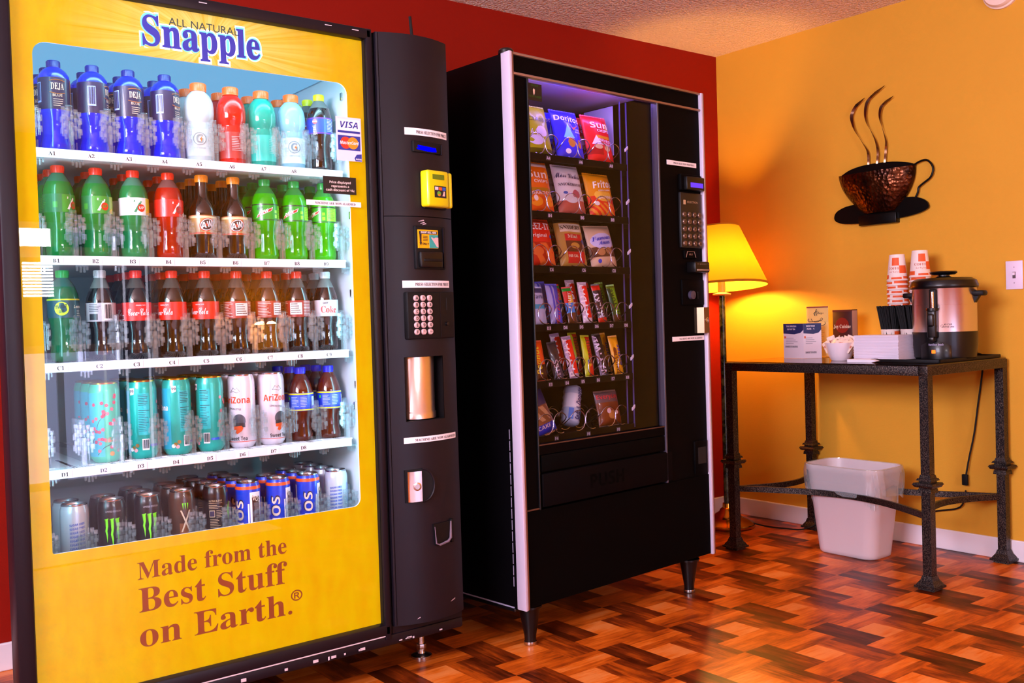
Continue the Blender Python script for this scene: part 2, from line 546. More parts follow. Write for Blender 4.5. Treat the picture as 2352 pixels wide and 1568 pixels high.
mb.rbox(-1.19, -0.245, 0.0, 0.072, 0.150, 0.182, 0.006)
mb.rbox(-1.19, -0.0, 0.004, 0.078, 0.120, 0.150, 0.006)
mb.box(-1.155, -1.1515, 0.008, 0.016, 0.17, 1.82, 1); mb.box(-0.2655, -0.262, 0.008, 0.016, 0.17, 1.82, 1)
mb.box(-1.15, -0.265, 0.001, 0.004, 0.149, 0.152, 2)
rs = random.Random(3)
for k in range(16):                                                                              # paint chips along the kick edge
    x = -1.1+rs.random()*1.05
    mb.box(x, x+0.004+rs.random()*0.012, -0.0002, 0.001, 0.126+rs.random()*0.004, 0.1305+rs.random()*0.006, 2)
for k in range(5):
    x = -0.9+rs.random()*0.6
    mb.box(x, x+0.02, -0.0006, 0.001, 1.824, 1.826, 2)
mb.build('door_frame', [PLUM, BLACKM, pm('cdbfc6', 0.5)], bev)
# printed, back-lit front sheet with its window
def yellow_print():
    t = NT('yellow_print')
    o = t.obj()
    x, y, z = t.sep(o)
    nz = t.noise(t.vec(t.m('MULTIPLY', x, 3.0), 0.0, t.m('MULTIPLY', z, 1.2)), 9.0, 5.0)
    base = t.mix(t.ramp(nz, 0.35, 0.75), (0.82, 0.51, 0.0), (0.80, 0.40, 0.0))
    dx, dz = t.m('SUBTRACT', x, -0.70), t.m('SUBTRACT', z, 1.735)
    ang = t.m('ARCTAN2', t.m('MULTIPLY', dz, 2.2), dx)
    ray = t.m('ADD', t.noise(t.vec(t.m('MULTIPLY', t.m('COSINE', ang), 5.0), t.m('MULTIPLY', t.m('SINE', ang), 5.0), 0.0), 1.6, 3.0, 0.7), 0.0)
    rr = t.m('SQRT', t.m('ADD', t.m('MULTIPLY', dx, dx), t.m('MULTIPLY', t.m('MULTIPLY', dz, dz), 6.0)))
    fall = t.ramp(rr, 0.36, 0.08)
    f = t.m('MULTIPLY', fall, t.ramp(ray, 0.30, 0.62))
    col = t.mix(f, base, (1.0, 0.86, 0.25))
    return t.done(t.pr(t.mix(0.62, col, (0.0, 0.0, 0.0)), 0.6, emit=col, es=0.60, spec=0.05))
def rrect(x0, x1, z0, z1, r, n=6):
    P = []
    for cx, cz, a in ((x1-r[0], z1-r[0], 0), (x0+r[1], z1-r[1], 90), (x0+r[2], z0+r[2], 180), (x1-r[3], z0+r[3], 270)):
        rr = r[len(P)//(n+1)]
        P += [(cx+rr*math.cos(R(a+90*i/n)), cz+rr*math.sin(R(a+90*i/n))) for i in range(n+1)]
    return P
WX0, WX1, WZ0, WZ1 = -1.106, -0.315, 0.520, 1.682
mb = MB()
inn = rrect(WX0, WX1, WZ0, WZ1, (0.03, 0.03, 0.006, 0.022))
OX0, OX1, OZ0, OZ1 = -1.153, -0.263, 0.180, 1.808
out = []
n6 = 7
cor = [(OX1, OZ1), (OX0, OZ1), (OX0, OZ0), (OX1, OZ0)]
for q in range(4):
    out += [cor[q]]*n6
NP = len(inn)
vs = [(x, 0.026, z) for x, z in inn]+[(x, 0.026, z) for x, z in out]+[(x, 0.031, z) for x, z in inn]+[(x, 0.031, z) for x, z in out]
fs, ms = [], []
for i in range(NP):
    j = (i+1) % NP
    if out[i] == out[j]:
        fs.append((i, j, NP+i)); ms.append(0)
        fs.append((2*NP+i, 3*NP+i, 2*NP+j)); ms.append(1)
    else:
        fs.append((i, j, NP+j, NP+i)); ms.append(0)
        fs.append((2*NP+i, 3*NP+i, 3*NP+j, 2*NP+j)); ms.append(1)
    fs.append((i, 2*NP+i, 2*NP+j, j)); ms.append(1)
mb.add(vs, fs, ms)
yp = 0.0255
F = lambda x, z, y=yp: flatXZ(x, y, z)
mb.text('Snapple', 0.073, F(-0.712, 1.711, 0.02535), 3, w=0.312, sty='serif', res=5, off=0.055, rot=0.6)
mb.text('Snapple', 0.072, F(-0.712, 1.711, 0.0251), 4, w=0.306, sty='serif', res=5, off=0.032, rot=0.6)
mb.text('Snapple', 0.070, F(-0.712, 1.711, 0.0248), 2, w=0.298, sty='serif', res=5, off=0.012, rot=0.6)
mb.text('ALL NATURAL', 0.0185, F(-0.708, 1.765, 0.0248), 5, w=0.178, sty='', res=4)
mb.text('Made from the', 0.041, F(-0.921, 0.4270), 6, w=0.382, align='L', sty='serif', res=5)
mb.text('Best Stuff', 0.0575, F(-0.920, 0.3480), 6, w=0.381, align='L', sty='serif', res=5)
mb.text('on Earth.', 0.0575, F(-0.921, 0.2640), 6, w=0.392, align='L', sty='serif', res=5)
mb.text('®', 0.026, F(-0.515, 0.297), 6, w=0.033, res=5, off=0.012)
mb.build('printed_front_sheet', [yellow_print(), pm('f2f4f6', 0.5), pm((0.012, 0.02, 0.30), 0.5, es=0.35), pm((0.9, 0.95, 1.0), 0.5, es=0.5), pm((0.12, 0.62, 0.75), 0.5, es=0.4), pm((0.02, 0.05, 0.05), 0.5), pm((0.20, 0.035, 0.004), 0.5, es=0.25)], bev, smooth=0, recalc=False)
mb = MB(); mb.box(-1.155, -0.262, 0.0165, 0.0215, 0.18, 1.81)
mb.build('glass_pane', [GLASS], bev, smooth=0)
TUBE = emit_mat((0.40, 0.84, 1.0), 18.0)
for x0, x1, z0, z1 in ((-1.09, -0.33, 1.722, 1.722), (-1.06, -0.36, 1.7061, 1.7061), (-0.29, -0.29, 0.56, 1.66), (-1.121, -1.121, 0.60, 1.66)):
    mb = MB(); yt = 0.085 if z0 == 1.7061 else 0.050
    mb.tube([(x0, yt, z0), ((x0+x1)/2, yt, (z0+z1)/2), (x1, yt, z1)], 0.008, 8)
    mb.build('fluorescent_tube', [TUBE], bev)
mb = MB(); mb.prism([(-1.12, .10), (-1.066, .375), (-.985, .775), (-.285, .775), (-.285, .10)], 1.738, 1.743, T=XY); mb.build('added_glow_sheet', [emit_mat((0.16, 0.50, 0.85), 0.9)], bev, smooth=0)  # glowing ceiling sheet added to brighten the back liner and top shelf

# curved control column
PW = 0.236
def yc(x): return -0.030*(1-((x+PW/2)/(PW/2))**2)
def cp(x, z, d=0.0):
    s = 4.31*(x+PW/2)*0.5
    return (x+d*0.0, yc(x)-d, z)
def cpT(xc, d=0.0):
    a = math.atan(0.030*2*(xc+PW/2)/(PW/2)**2)
    c, s = math.cos(a), math.sin(a)
    return lambda p: (xc+p[0]*c-p[1]*s, yc(xc)-d+p[0]*s+p[1]*c, p[2])
mb = MB()
def psec(x0, x1, z0, z1, nu):
    mb.grid(lambda u, v: cp(x0+(x1-x0)*u, z0+(z1-z0)*v), nu, 1)
DX0, DX1, DZ0, DZ1 = -0.187, -0.060, 0.745, 0.925
psec(-PW, 0, 0.175, 0.668, 24); psec(-PW, 0, 0.668, DZ0, 24); psec(-PW, DX0, DZ0, DZ1, 5); psec(DX1, 0, DZ0, DZ1, 6)
psec(-PW, 0, DZ1, 1.3195, 24); psec(-PW, 0, 1.3215, 1.828, 24)
mb.box(-PW, 0, 0.010, 0.075, 0.15, 0.175); mb.box(-PW, 0, 0.05, 0.075, 0.175, 1.828, 1)
mb.box(-0.002, 0, 0, 0.075, 0.175, 1.828); mb.box(-PW, -PW+0.002, 0, 0.075, 0.175, 1.828)
mb.prism([(-PW, 0.0)]+[(-PW+PW*i/16, yc(-PW+PW*i/16)) for i in range(17)]+[(0, 0.075), (-PW, 0.075)], 1.826, 1.83, 0, T=lambda p: (p[0], p[2], p[1]))
mb.prism([(-PW, 0.0)]+[(-PW+PW*i/16, yc(-PW+PW*i/16)) for i in range(17)]+[(0, 0.075), (-PW, 0.075)], 0.172, 0.176, 0, T=lambda p: (p[0], p[2], p[1]))
# shadow gap beside the door, raised rib on the left edge, recess of the pull cup
mb.rbox(-0.2435, -PW, 0.01, 0.075, 0.15, 1.83, 0.002, 1)
mb.tube([(-PW+0.004, -0.001, 0.175), (-PW+0.004, -0.001, 1.0), (-PW+0.004, -0.001, 1.828)], 0.005, 6)
mb.box(DX0, DX1, 0.04, 0.05, DZ0, DZ1, 1)
mb.box(DX0-0.001, DX0, -0.02, 0.05, DZ0, DZ1, 1); mb.box(DX1, DX1+0.001, -0.02, 0.05, DZ0, DZ1, 1)
mb.box(DX0, DX1, -0.026, 0.05, DZ1, DZ1+0.001, 1); mb.box(DX0, DX1, -0.026, 0.05, DZ0-0.001, DZ0, 1)
for x, z, l in ((-0.133, 1.306, 0.02), (-0.127, 1.300, 0.016), (-0.12, 1.297, 0.014), (-0.06, 0.212, 0.014), (-0.175, 0.185, 0.01), (-0.05, 0.214, 0.01)):   # scuffs
    mb.add([cp(x, z, .0006), cp(x+l, z+0.003, .0006), cp(x+l*0.9, z+0.006, .0006), cp(x+0.002, z+0.002, .0006)], [(0, 1, 2, 3)], 2)
mb.build('control_column', [PLUM, BLACKM, pm('b9a3ad', 0.6)], bev)
def strip(name, x0, x1, z, h, txt, tx0, sl=0.0, parent=bev):
    m2 = MB()
    m2.grid(lambda u, v: cp(x0+(x1-x0)*u, z+h*v+sl*u, 0.0008), 12, 1)
    f = lambda x, y: cp(x0+tx0+x, z+h*0.26+y+sl*((tx0+x)/(x1-x0)), 0.0014)
    m2.text(txt, h*0.42, f, 1, w=(x1-x0-tx0)*0.97, align='L', sty='serif')
    return m2.build('notice_strip', [PAPER, INK], parent, smooth=60, recalc=False)
strip('', -0.166, -0.012, 1.549, 0.020, 'PRESS SELECTION FOR PRICE', 0.035)
strip('', -0.186, -0.022, 1.120, 0.020, 'PRESS SELECTION FOR PRICE', 0.037)
strip('', -0.196, -0.014, 0.683, 0.0165, 'MACHINE ARE NOW ALARMED', 0.032)
# blue read-out
T = cpT(-0.094)
mb = MB(T); mb.rbox(-0.052, 0.052, -0.004, 0.01, 1.501, 1.533, 0.003, 0); mb.rbox(0.047, 0.052, -0.007, 0.005, 1.500, 1.528, 0.001, 2)
disp = mb.build('read_out', [BLACKM, BLACK, PLUM], bev)
mb = MB(T); mb.prism([(-0.040, 1.509), (-0.041, 1.513), (-0.03, 1.5125), (-0.038, 1.517), (-0.036, 1.521), (0.028, 1.517), (0.030, 1.506), (0.012, 1.505), (-0.01, 1.506)], -0.0052, -0.004, 0)
mb.build('screen', [emit_mat((0.0, 0.0, 0.9), 1.6)], disp, smooth=0)
# yellow card reader
T = cpT(-0.073)
YP = pm('d8cf08', 0.35, coat=0.3)
mb = MB(T); mb.rbox(-0.052, 0.031, -0.030, 0.004, 1.347, 1.450, 0.007, 0, 3); mb.rbox(0.036, 0.050, -0.026, 0.004, 1.347, 1.448, 0.006, 0, 3)
mb.rbox(-0.045, 0.046, -0.006, 0.004, 1.343, 1.446, 0.005, 1)
mb.box(0.0305, 0.0365, -0.012, 0.004, 1.348, 1.447, 1)
crd = mb.build('card_reader', [YP, BLACKM], bev)
mb = MB(T); mb.box(-0.034, 0.012, -0.0308, -0.029, 1.424, 1.438, 0); mb.build('screen', [pm('5d7a1c', 0.3)], crd, smooth=0)
mb = MB(T); mb.box(-0.028, 0.018, -0.0308, -0.029, 1.373, 1.406, 0)
for k, c in enumerate((1, 2, 3)):
    mb.box(-0.026+k*0.0145, -0.0135+k*0.0145, -0.0312, -0.0306, 1.394, 1.403, c)
mb.add([(-0.011+x, -0.0311, 1.384+y) for x, y in circ(0.0075, 14)], [tuple(range(14))], 4)
mb.box(-0.014, -0.006, -0.0315, -0.031, 1.378, 1.383, 5); mb.add([(0.002, -0.0311, 1.378), (0.012, -0.0311, 1.378), (0.012, -0.0311, 1.391), (0.008, -0.0311, 1.392)], [(0, 1, 2, 3)], 6)
mb.build('payment_decal', [INK, pm('d8d0e0'), pm('d85a18'), pm('2a5ab8'), pm('5fae2e'), pm('e07020'), pm('e0b8b0')], crd, smooth=0)
# bill slot
T = cpT(-0.095)
mb = MB(T); mb.rbox(-0.054, 0.054, -0.004, 0.012, 1.172, 1.294, 0.003, 0); mb.rbox(-0.046, 0.034, -0.016, 0.0, 1.176, 1.222, 0.005, 1)
mb.rbox(-0.036, 0.030, -0.019, -0.01, 1.193, 1.201, 0.002, 2); mb.box(0.044, 0.0465, -0.008, 0, 1.175, 1.290, 3)
bill = mb.build('bill_acceptor', [BLACKM, BLACK, BLACKM, PLUM], bev)
mb = MB(T); mb.box(-0.047, 0.024, -0.0075, -0.003, 1.231, 1.283, 0); y = -0.0082
mb.box(-0.044, 0.020, y, -0.007, 1.271, 1.279, 1); mb.text('INSERT BILL HERE', 0.0055, flatXZ(-0.011, y-0.0005, 1.2725), 3, w=0.056, sty='bold')
mb.prism([(-0.043, 1.271), (-0.036, 1.271), (-0.037, 1.247), (-0.035, 1.247), (-0.039, 1.238), (-0.0435, 1.247), (-0.0415, 1.247)], y, -0.007, 1)
for k in range(4):
    mb.box(-0.030, -0.014, y, -0.007, 1.264-k*0.0042, 1.2655-k*0.0042, 1)
mb.text('ONLY', 0.006, flatXZ(-0.022, y, 1.240), 1, sty='bold')
mb.box(-0.008, 0.0235, y, -0.007, 1.232, 1.269, 2)
mb.prism([(0.024, 1.262), (0.024, 1.234), (0.018, 1.236), (0.006, 1.252), (-0.001, 1.260), (0.000, 1.263), (0.008, 1.259), (0.014, 1.262)], y-0.0004, -0.007, 4)
mb.build('bill_decal', [pm('e0a80c', 0.4), INK, pm('2f9a94'), PAPER, pm('d8a8a8')], bill, smooth=0)
# keypad with its eighteen keys, and the coin slot
T = cpT(-0.100)
mb = MB(T); mb.rbox(-0.083, 0.083, -0.004, 0.02, 0.975, 1.108, 0.004, 0); mb.box(0.0315, 0.033, -0.0048, 0, 0.978, 1.105, 2)
mb.box(0.053, 0.0565, -0.0046, -0.003, 1.056, 1.090, 1)
pad = mb.build('keypad', [BLACKM, pm('000000', 0.8), PLUM], bev)
KEY = pm('c9a9a8', 0.4)
KS = 'A12B34C56D78E90F**'
for i in range(18):
    r_i, c_i = divmod(i, 3)
    kx, kz = -0.055+0.0235*c_i, 1.0905-0.0190*r_i
    mb = MB(T); mb.lathe([(0, -0.0), (0.0085, -0.0), (0.0085, 0.004), (0.007, 0.0062), (0, 0.0062)], 14, 0, T=lambda p: T((kx+p.x, -0.004-p.z, kz+p.y)))
    mb.text('CLR' if i == 17 else KS[i], 0.003 if i == 17 else 0.0085, lambda a, b: (kx+a, -0.0105, kz-(0.0015 if i == 17 else 0.0042)+b), 1, sty='bold')
    mb.build('key', [KEY, INK], pad)
mb = MB(T); mb.lathe([(0, 0), (0.006, 0), (0.005, 0.006), (0, 0.007)], 12, 0, T=lambda p: T((0.054+p.x, -0.004-p.z, 1.016+p.y)))
mb.build('coin_return_button', [BLACK], pad)
# stainless delivery drum
t = NT('brushed_steel')
nz = t.noise(t.vec(t.m('MULTIPLY', t.sep(t.obj())[0], 60.0), t.m('MULTIPLY', t.sep(t.obj())[1], 60.0), t.m('MULTIPLY', t.sep(t.obj())[2], 2.0)), 1.0, 3.0)
BRUSH = t.done(t.pr((0.72, 0.62, 0.60), t.m('MULTIPLY_ADD', nz, 0.15, 0.22), 1.0))
mb = MB(); mb.lathe([(0, 0.748), (0.063, 0.748), (0.063, 0.765), (0.0605, 0.768), (0.0605, 0.924), (0, 0.924)], 32, 0, c=(-0.1235, 0.036, 0), sy=0.92)
mb.build('delivery_drum', [BRUSH], bev)
# lock handle in its round pull recess
T = cpT(-0.165)
mb = MB(T)
mb.tube([(0.018+0.036*math.cos(R(a)), -0.003, 0.562+0.046*math.sin(R(a))) for a in range(-90, 91, 10)], 0.003, 6, 0)
mb.add([(0.018+0.034*math.cos(R(a)), -0.0025, 0.562+0.044*math.sin(R(a))) for a in range(-90, 91, 10)], [tuple(range(19))], 1)
mb.box(-0.034, 0.018, -0.0025, 0.004, 0.517, 0.609, 1)
rec = mb.build('pull_recess', [PLUM, BLACKM], bev)
mb = MB(T); mb.prism([(-0.031, -0.018), (-0.021, -0.024), (0.009, -0.024), (0.012, -0.018), (0.012, -0.004), (-0.031, -0.004)], 0.521, 0.606, 0, T=lambda p: T((p.x, p.z, p.y)))
hd = mb.build('lock_handle', [CHROME], bev)
mb = MB(T); mb.lathe([(0, 0), (0.012, 0), (0.012, 0.003), (0.008, 0.004), (0.008, 0.002), (0, 0.002)], 16, 0, T=lambda p: T((-0.006+p.x, -0.024-p.z, 0.564+p.y)))
mb.build('lock_barrel', [STEEL], hd)
T = cpT(-0.083)
mb = MB(T); mb.prism([(-0.036, 0.447), (-0.030, 0.385), (0.022, 0.388), (0.030, 0.448)], -0.004, 0.006, 1); mb.rbox(0.030, 0.040, -0.006, 0.004, 0.384, 0.452, 0.002, 1)
mb.tube([(-0.034, -0.006, 0.440), (-0.031, -0.008, 0.392), (-0.02, -0.010, 0.387), (0.012, -0.010, 0.392), (0.024, -0.008, 0.400), (0.028, -0.006, 0.447)], [0.001, 0.002, 0.003, 0.004, 0.004, 0.002], 6, 0)
mb.build('coin_return_cup', [pm('6d5f6e', 0.3), BLACKM], bev)
# stickers on the glass
def sticker(name, x0, x1, z0, z1, fn, mats):
    m2 = MB(); m2.box(x0, x1, 0.0158, 0.0163, z0, z1, 0); fn(m2, 0.0154)
    return m2.build(name, mats, bev, smooth=0, recalc=False)
def visa(m2, y):
    x0, x1 = -0.352, -0.284
    m2.box(x0, x1, y, 0.0158, 1.552, 1.582, 1); m2.box(x0, x1, y-.0003, 0.0157, 1.545, 1.551, 2)
    m2.text('VISA', 0.017, flatXZ(-0.317, y-.0003, 1.559), 2, w=0.054, sty='boldit')
    m2.box(x0, x1, y, 0.0158, 1.498, 1.538, 2)
    for cx, c, yy in ((-0.329, 3, .0004), (-0.307, 4, .0006)):
        m2.add([(cx+a, y-yy, 1.518+b) for a, b in circ(0.0165, 18)], [tuple(range(18))], c)
    m2.text('MasterCard', 0.0085, flatXZ(-0.318, y-.0008, 1.514), 1, w=0.058, sty='boldit')
    m2.prism([(-0.30, 1.470), (-0.281, 1.470), (-0.281, 1.490), (-0.296, 1.488), (-0.303, 1.478)], y, 0.0158, 2)
    m2.text('BANK', 0.0045, flatXZ(-0.290, y-.0003, 1.473), 1, sty='bold')
sticker('card_logo_sticker', -0.357, -0.280, 1.469, 1.588, visa, [pm('e8d4e6', 0.5), PAPER, pm('24308c', 0.5), pm('d8321c', 0.5), pm('e08a1c', 0.5)])
def price(m2, y):
    for k, s in enumerate(('Price displayed', 'represents a', 'cash discount of 10¢')):
        m2.text(s, 0.0062, flatXZ(-0.350, y, 1.4055-k*0.0105), 1, sty='bold')
sticker('price_notice', -0.401, -0.301, 1.377, 1.424, price, [pm('0c0908', 0.5), pm('e0d0cc', 0.6)])
def alarm(m2, y):
    m2.text('MACHINE ARE NOW ALARMED', 0.0058, flatXZ(-0.366, y, 1.3475), 1, w=0.122, sty='serif')
sticker('notice_strip', -0.452, -0.288, 1.3435, 1.3575, alarm, [PAPER, INK])
# antenna, door hinge cap, feet
mb = MB(); mb.rbox(-0.105, -0.07, 0.02, 0.06, 1.83, 1.838, 0.003); mb.tube([(-0.088, 0.04, 1.836), (-0.091, 0.04, 1.87), (-0.094, 0.04, 1.905)], 0.0045, 8)
mb.build('antenna', [BLACKM], bev)
mb = MB(); mb.rbox(-0.052, -0.022, 0.03, 0.07, 1.828, 1.842, 0.004); mb.build('hinge_cap', [BLACKM], bev)
for x, y in ((-0.045, 0.17), (-1.08, 0.17), (-0.045, 0.76), (-0.98, 0.76)):
    mb = MB(); mb.lathe([(0, 0), (0.032, 0), (0.032, 0.006), (0.012, 0.012), (0.010, 0.02), (0.010, 0.09)], 14, 0, c=(x, y, 0)); mb.lathe([(0.015, 0.024), (0.017, 0.03), (0.015, 0.04)], 8, 0, c=(x, y, 0))
    mb.build('levelling_foot', [STEEL], bev)
# the five shelves, each with slot tags and clear column gates
SZ = {'A': 1.4545, 'B': 1.2035, 'C': 0.951, 'D': 0.700, 'E': 0.452}
BX = [-1.029+0.0878*i for i in range(9)]
BY = 0.170
g = MB()
g.box(-0.0055, 0.0055, -0.004, 0.010, 0, 0.070)
for k, (dx, z0, z1, dy) in enumerate(((-0.012, 0.028, 0.102, 0.0), (-0.0055, 0.032, 0.108, 0.006), (0.0035, 0.026, 0.100, 0.006), (0.0105, 0.03, 0.096, 0.0), (0.0175, 0.032, 0.090, -0.004), (-0.0185, 0.034, 0.094, -0.004))):
    g.rbox(dx-0.0028, dx+0.0028, dy-0.003, dy+0.003, z0, z1, 0.001)
    for q in range(3):
        zz = z0+0.012+q*0.020+(k % 2)*0.008
        g.box(dx-0.0042, dx+0.0042, dy-0.006, dy, zz, zz+0.010)
for sx in (-1, 1):
    for zz in (0.040, 0.066):
        g.box(0.0215*sx-0.003, 0.0215*sx+0.003, -0.006, 0.0, zz, zz+0.014)
g.rbox(-0.009, 0.009, 0.012, 0.075, 0.075, 0.114, 0.003)
gate0 = g.build('column_gate', [CLEAR], None, smooth=0)
g = MB()
for k, (dx, h) in enumerate(((-0.012, 0.012), (-0.004, 0.016), (0.004, 0.016), (0.011, 0.010))):
    g.rbox(dx-0.0022, dx+0.0022, -0.002, 0.006, -h-0.004, -0.001, 0.001)
g.box(-0.014, 0.013, -0.001, 0.008, -0.006, -0.001)
hook0 = g.build('gate_pin', [CLEAR], None, smooth=0)
used = False
TAGX = [-1.057+0.0872*i for i in range(9)]
for s, zt in SZ.items():
    mb = MB()
    mb.prism([(-1.094, .155), (-1.072, .375), (-1.002, .72), (-.300, .72), (-.300, .155)], zt-0.016, zt, T=XY)
    mb.rbox(-1.094, -0.297, 0.098, 0.104, zt-0.021, zt+0.001, 0.0015)
    mb.box(-1.094, -0.300, 0.104, 0.155, zt-0.016, zt-0.003)
    for i in range(9):
        for q in range(11):
            x = BX[i]-0.036+q*0.0068
            mb.box(x, x+0.0035, 0.106, 0.155, zt-0.003, zt+0.0005)
        mb.box(BX[i]-0.004, BX[i]+0.004, 0.11, 0.30, zt-0.002, zt+0.0004, 1)
    for i in range(10):
        x = BX[0]-0.044+i*0.0878
        mb.box(x-0.0015, x+0.0015, 0.16, 0.70 if i else 0.36, zt, zt+0.03, 2)
    sh = mb.build('shelf', [SHELFM, BLACKM, CLEAR], bev, smooth=0)
    for i in range(9):
        if s != 'E':
            m2 = MB(); m2.box(TAGX[i]-0.0155, TAGX[i]+0.0155, 0.0968, 0.0982, zt-0.019, zt-0.002)
            if not (i == 8 and s in 'AD'): m2.text('%s%d' % (s, i+1), 0.0088, flatXZ(TAGX[i], 0.0963, zt-0.0155), 1, sty='serif')
            m2.build('slot_tag', [pm('f4f4fa', 0.5), INK], sh, smooth=0, recalc=False)
    for i in range(10):
        gx = -1.096+0.0885*i
        gt = gate0 if not used else gate0.copy()
        hk = hook0 if not used else hook0.copy()
        if used:
            COL.objects.link(gt); COL.objects.link(hk)
        used = True
        gt.parent = hk.parent = sh
        gt.location = (gx, 0.118, zt)
        hk.location = (gx+0.012, 0.112, zt-0.018)
# ------------------------------------------------------------------ bottles and cans
def liquid(col, rough=0.12, trans=0.35, glow=0.0):
    key = ('liq', col, rough, trans, glow)
    if key not in _mc:
        t = NT('drink')
        c = hx(col)
        p = t.pr(c, rough, coat=1.0, emit=c if glow else None, es=glow)
        tl = t.n('ShaderNodeBsdfTranslucent'); t.put(tl.inputs[0], c)
        mx = t.n('ShaderNodeMixShader'); mx.inputs[0].default_value = trans
        t.t.links.new(p, mx.inputs[1]); t.t.links.new(tl.outputs[0], mx.inputs[2])
        _mc[key] = t.done(mx.outputs[0])
    return _mc[key]
AIR = liquid('6f7f7c', 0.06, 0.3)
P_WATER = [(0, 0), (.028, 0), (.0335, .006), (.0335, .022), (.0290, .040), (.0290, .078), (.0345, .092), (.0355, .100), (.0355, .176), (.034, .186), (.027, .197), (.017, .205), (.0135, .207), (.0135, .213)]
P_SPORT = [(0, 0), (.030, 0), (.035, .007), (.035, .05), (.0345, .09), (.0315, .103), (.0315, .108), (.0365, .116), (.0382, .130), (.0382, .148), (.036, .163), (.030, .177), (.021, .187), (.018, .190), (.018, .195)]
P_SODA = [(0, .004), (.022, 0), (.031, .004), (.0335, .016), (.031, .045), (.0295, .065), (.0315, .09), (.035, .104), (.0355, .112), (.0355, .152), (.034, .165), (.028, .182), (.019, .197), (.0135, .204), (.0135, .208)]
P_ROOT = [(0, .004), (.024, 0), (.032, .004), (.0335, .02), (.0335, .058), (.0345, .064), (.0345, .115), (.034, .128), (.029, .146), (.020, .160), (.0165, .172), (.0150, .204), (.0150, .206)]
P_COLA = [(0, .004), (.024, 0), (.031, .004), (.0325, .018), (.0295, .045), (.0285, .062), (.031, .082), (.0345, .096), (.0345, .142), (.032, .156), (.0245, .178), (.0165, .196), (.013, .204), (.013, .207)]
P_TEA = [(0, .003), (.024, 0), (.030, .004), (.031, .015), (.0265, .035), (.0265, .065), (.032, .080), (.0345, .088), (.0345, .132), (.033, .146), (.026, .166), (.017, .182), (.0135, .188), (.0135, .191)]
def P_can(r, h):
    return [(0, .006), (r*.62, .006), (r*.72, 0), (r*.80, .002), (r, .014), (r, h-.022), (r*.97, h-.014), (r*.88, h-.004), (r*.88, h-.002)]
def seg_prof(prof, zs):
    out = []
    for (r, z) in prof:
        k = 0
        for zl, mi in zs:
            if z >= zl: k = mi
        out.append((r, z, k))
    return out
def cap_part(root, r, z0, z1, col):
    m2 = MB(); n = 28
    m2.lathe([(0, z0), (r, z0), (r, z0+.003), (r*1.0, z0+.004), (r, z1-.002), (r*.93, z1), (0, z1)], n)
    for k in range(28):
        a = 2*PI*k/28
        m2.box(r-.0004, r+.0006, -.0007, .0007, z0+.005, z1-.002, 0, T=lambda p: (p.x*math.cos(a)-p.y*math.sin(a), p.x*math.sin(a)+p.y*math.cos(a), p.z))
    m2.build('cap', [pm(col, 0.35, coat=0.2)], root)
def bar_code(m2, r, a, z0, z1, wd, bg, ink):
    m2.cpatch(r+.0005, a-wd/2, a+wd/2, z0, z1, bg)
    n = 9
    for k in range(n):
        aa = a-wd*0.42+wd*0.84*k/n
        m2.cpatch(r+.0009, aa, aa+wd*0.045*(1+(k*7 % 3)*.5), z0+.004, z1-.002, ink, 1)
def para(m2, r, a0, a1, z, n, dz, ink, hgt=.0012):
    q = random.Random(int(abs(a0)*10+n))
    for k in range(n):
        m2.cpatch(r+.0007, a0, a0+(a1-a0)*(0.6+0.4*q.random()), z-k*dz, z-k*dz+hgt, ink, 3)
# label decorations (r is the label radius)
def d_water(m2, r):
    m2.ctext('DEJA', .015, r+.0009, 6, .148, 1, w=.030, sty='serif'); m2.tube([m2.cyl(r+.001, 6, .141)(x, -.003*(1-(x/.018)**2)) for x in [-.018+.006*i for i in range(7)]], .0007, 4, 2)
    m2.tube([m2.cyl(r+.001, 6, .168)(x, .003*(1-(x/.018)**2)) for x in [-.018+.006*i for i in range(7)]], .0007, 4, 2)
    m2.ctext('BLUE', .006, r+.0009, 6, .131, 1, w=.022); para(m2, r, -10, 26, .124, 4, .005, 1)
    bar_code(m2, r, -72, .118, .166, 30, 3, 0); para(m2, r, 70, 110, .168, 14, .0045, 1); m2.cpatch(r+.0006, 66, 70, .104, .174, 2)
def d_sport(m2, r):
    m2.tube([m2.cyl(r+.0006, 0, .062)(a, b) for a, b in circ(.016, 20)], .0008, 4, 1, closed=True)
    m2.ctext('G', .022, r+.0009, 0, .051, 1, sty='bold'); m2.cpoly([(.002, -.008), (.006, .001), (.003, .001), (.006, .009), (-.001, -.001), (.002, -.001)], r+.0014, 2, .061, 2)
    m2.ctext('THIRST QUENCHER', .0035, r+.0009, 0, .036, 1, w=.03); para(m2, r, 80, 120, .075, 9, .0045, 1); para(m2, r, -120, -80, .075, 9, .0045, 1)
def d_pepsi(m2, r):
    m2.cpatch(r+.0004, -180, 180, .150, .152, 3, 32); m2.cpatch(r+.0004, -180, 180, .108, .110, 3, 32)
    for a in (0, 180):
        f = m2.cyl(r+.0008, a, .141)
        m2.add([f(x, y) for x, y in circ(.007, 18)], [tuple(range(18))], 1)
        m2.add([m2.cyl(r+.0012, a, .141)(x, y) for x, y in circ(.007, 10, a0=10, a1=170)], [tuple(range(11))], 3)
        m2.add([m2.cyl(r+.0012, a, .141)(x, y) for x, y in circ(.007, 10, a0=195, a1=345)], [tuple(range(11))], 2)
        m2.ctext('pepsi', .007, r+.0009, a, .117, 1, sty='bold', rot=90)
    para(m2, r, 55, 100, .147, 9, .004, 1); m2.cpatch(r+.0008, 105, 135, .112, .148, 1); para(m2, r, -110, -60, .146, 8, .004, 1)
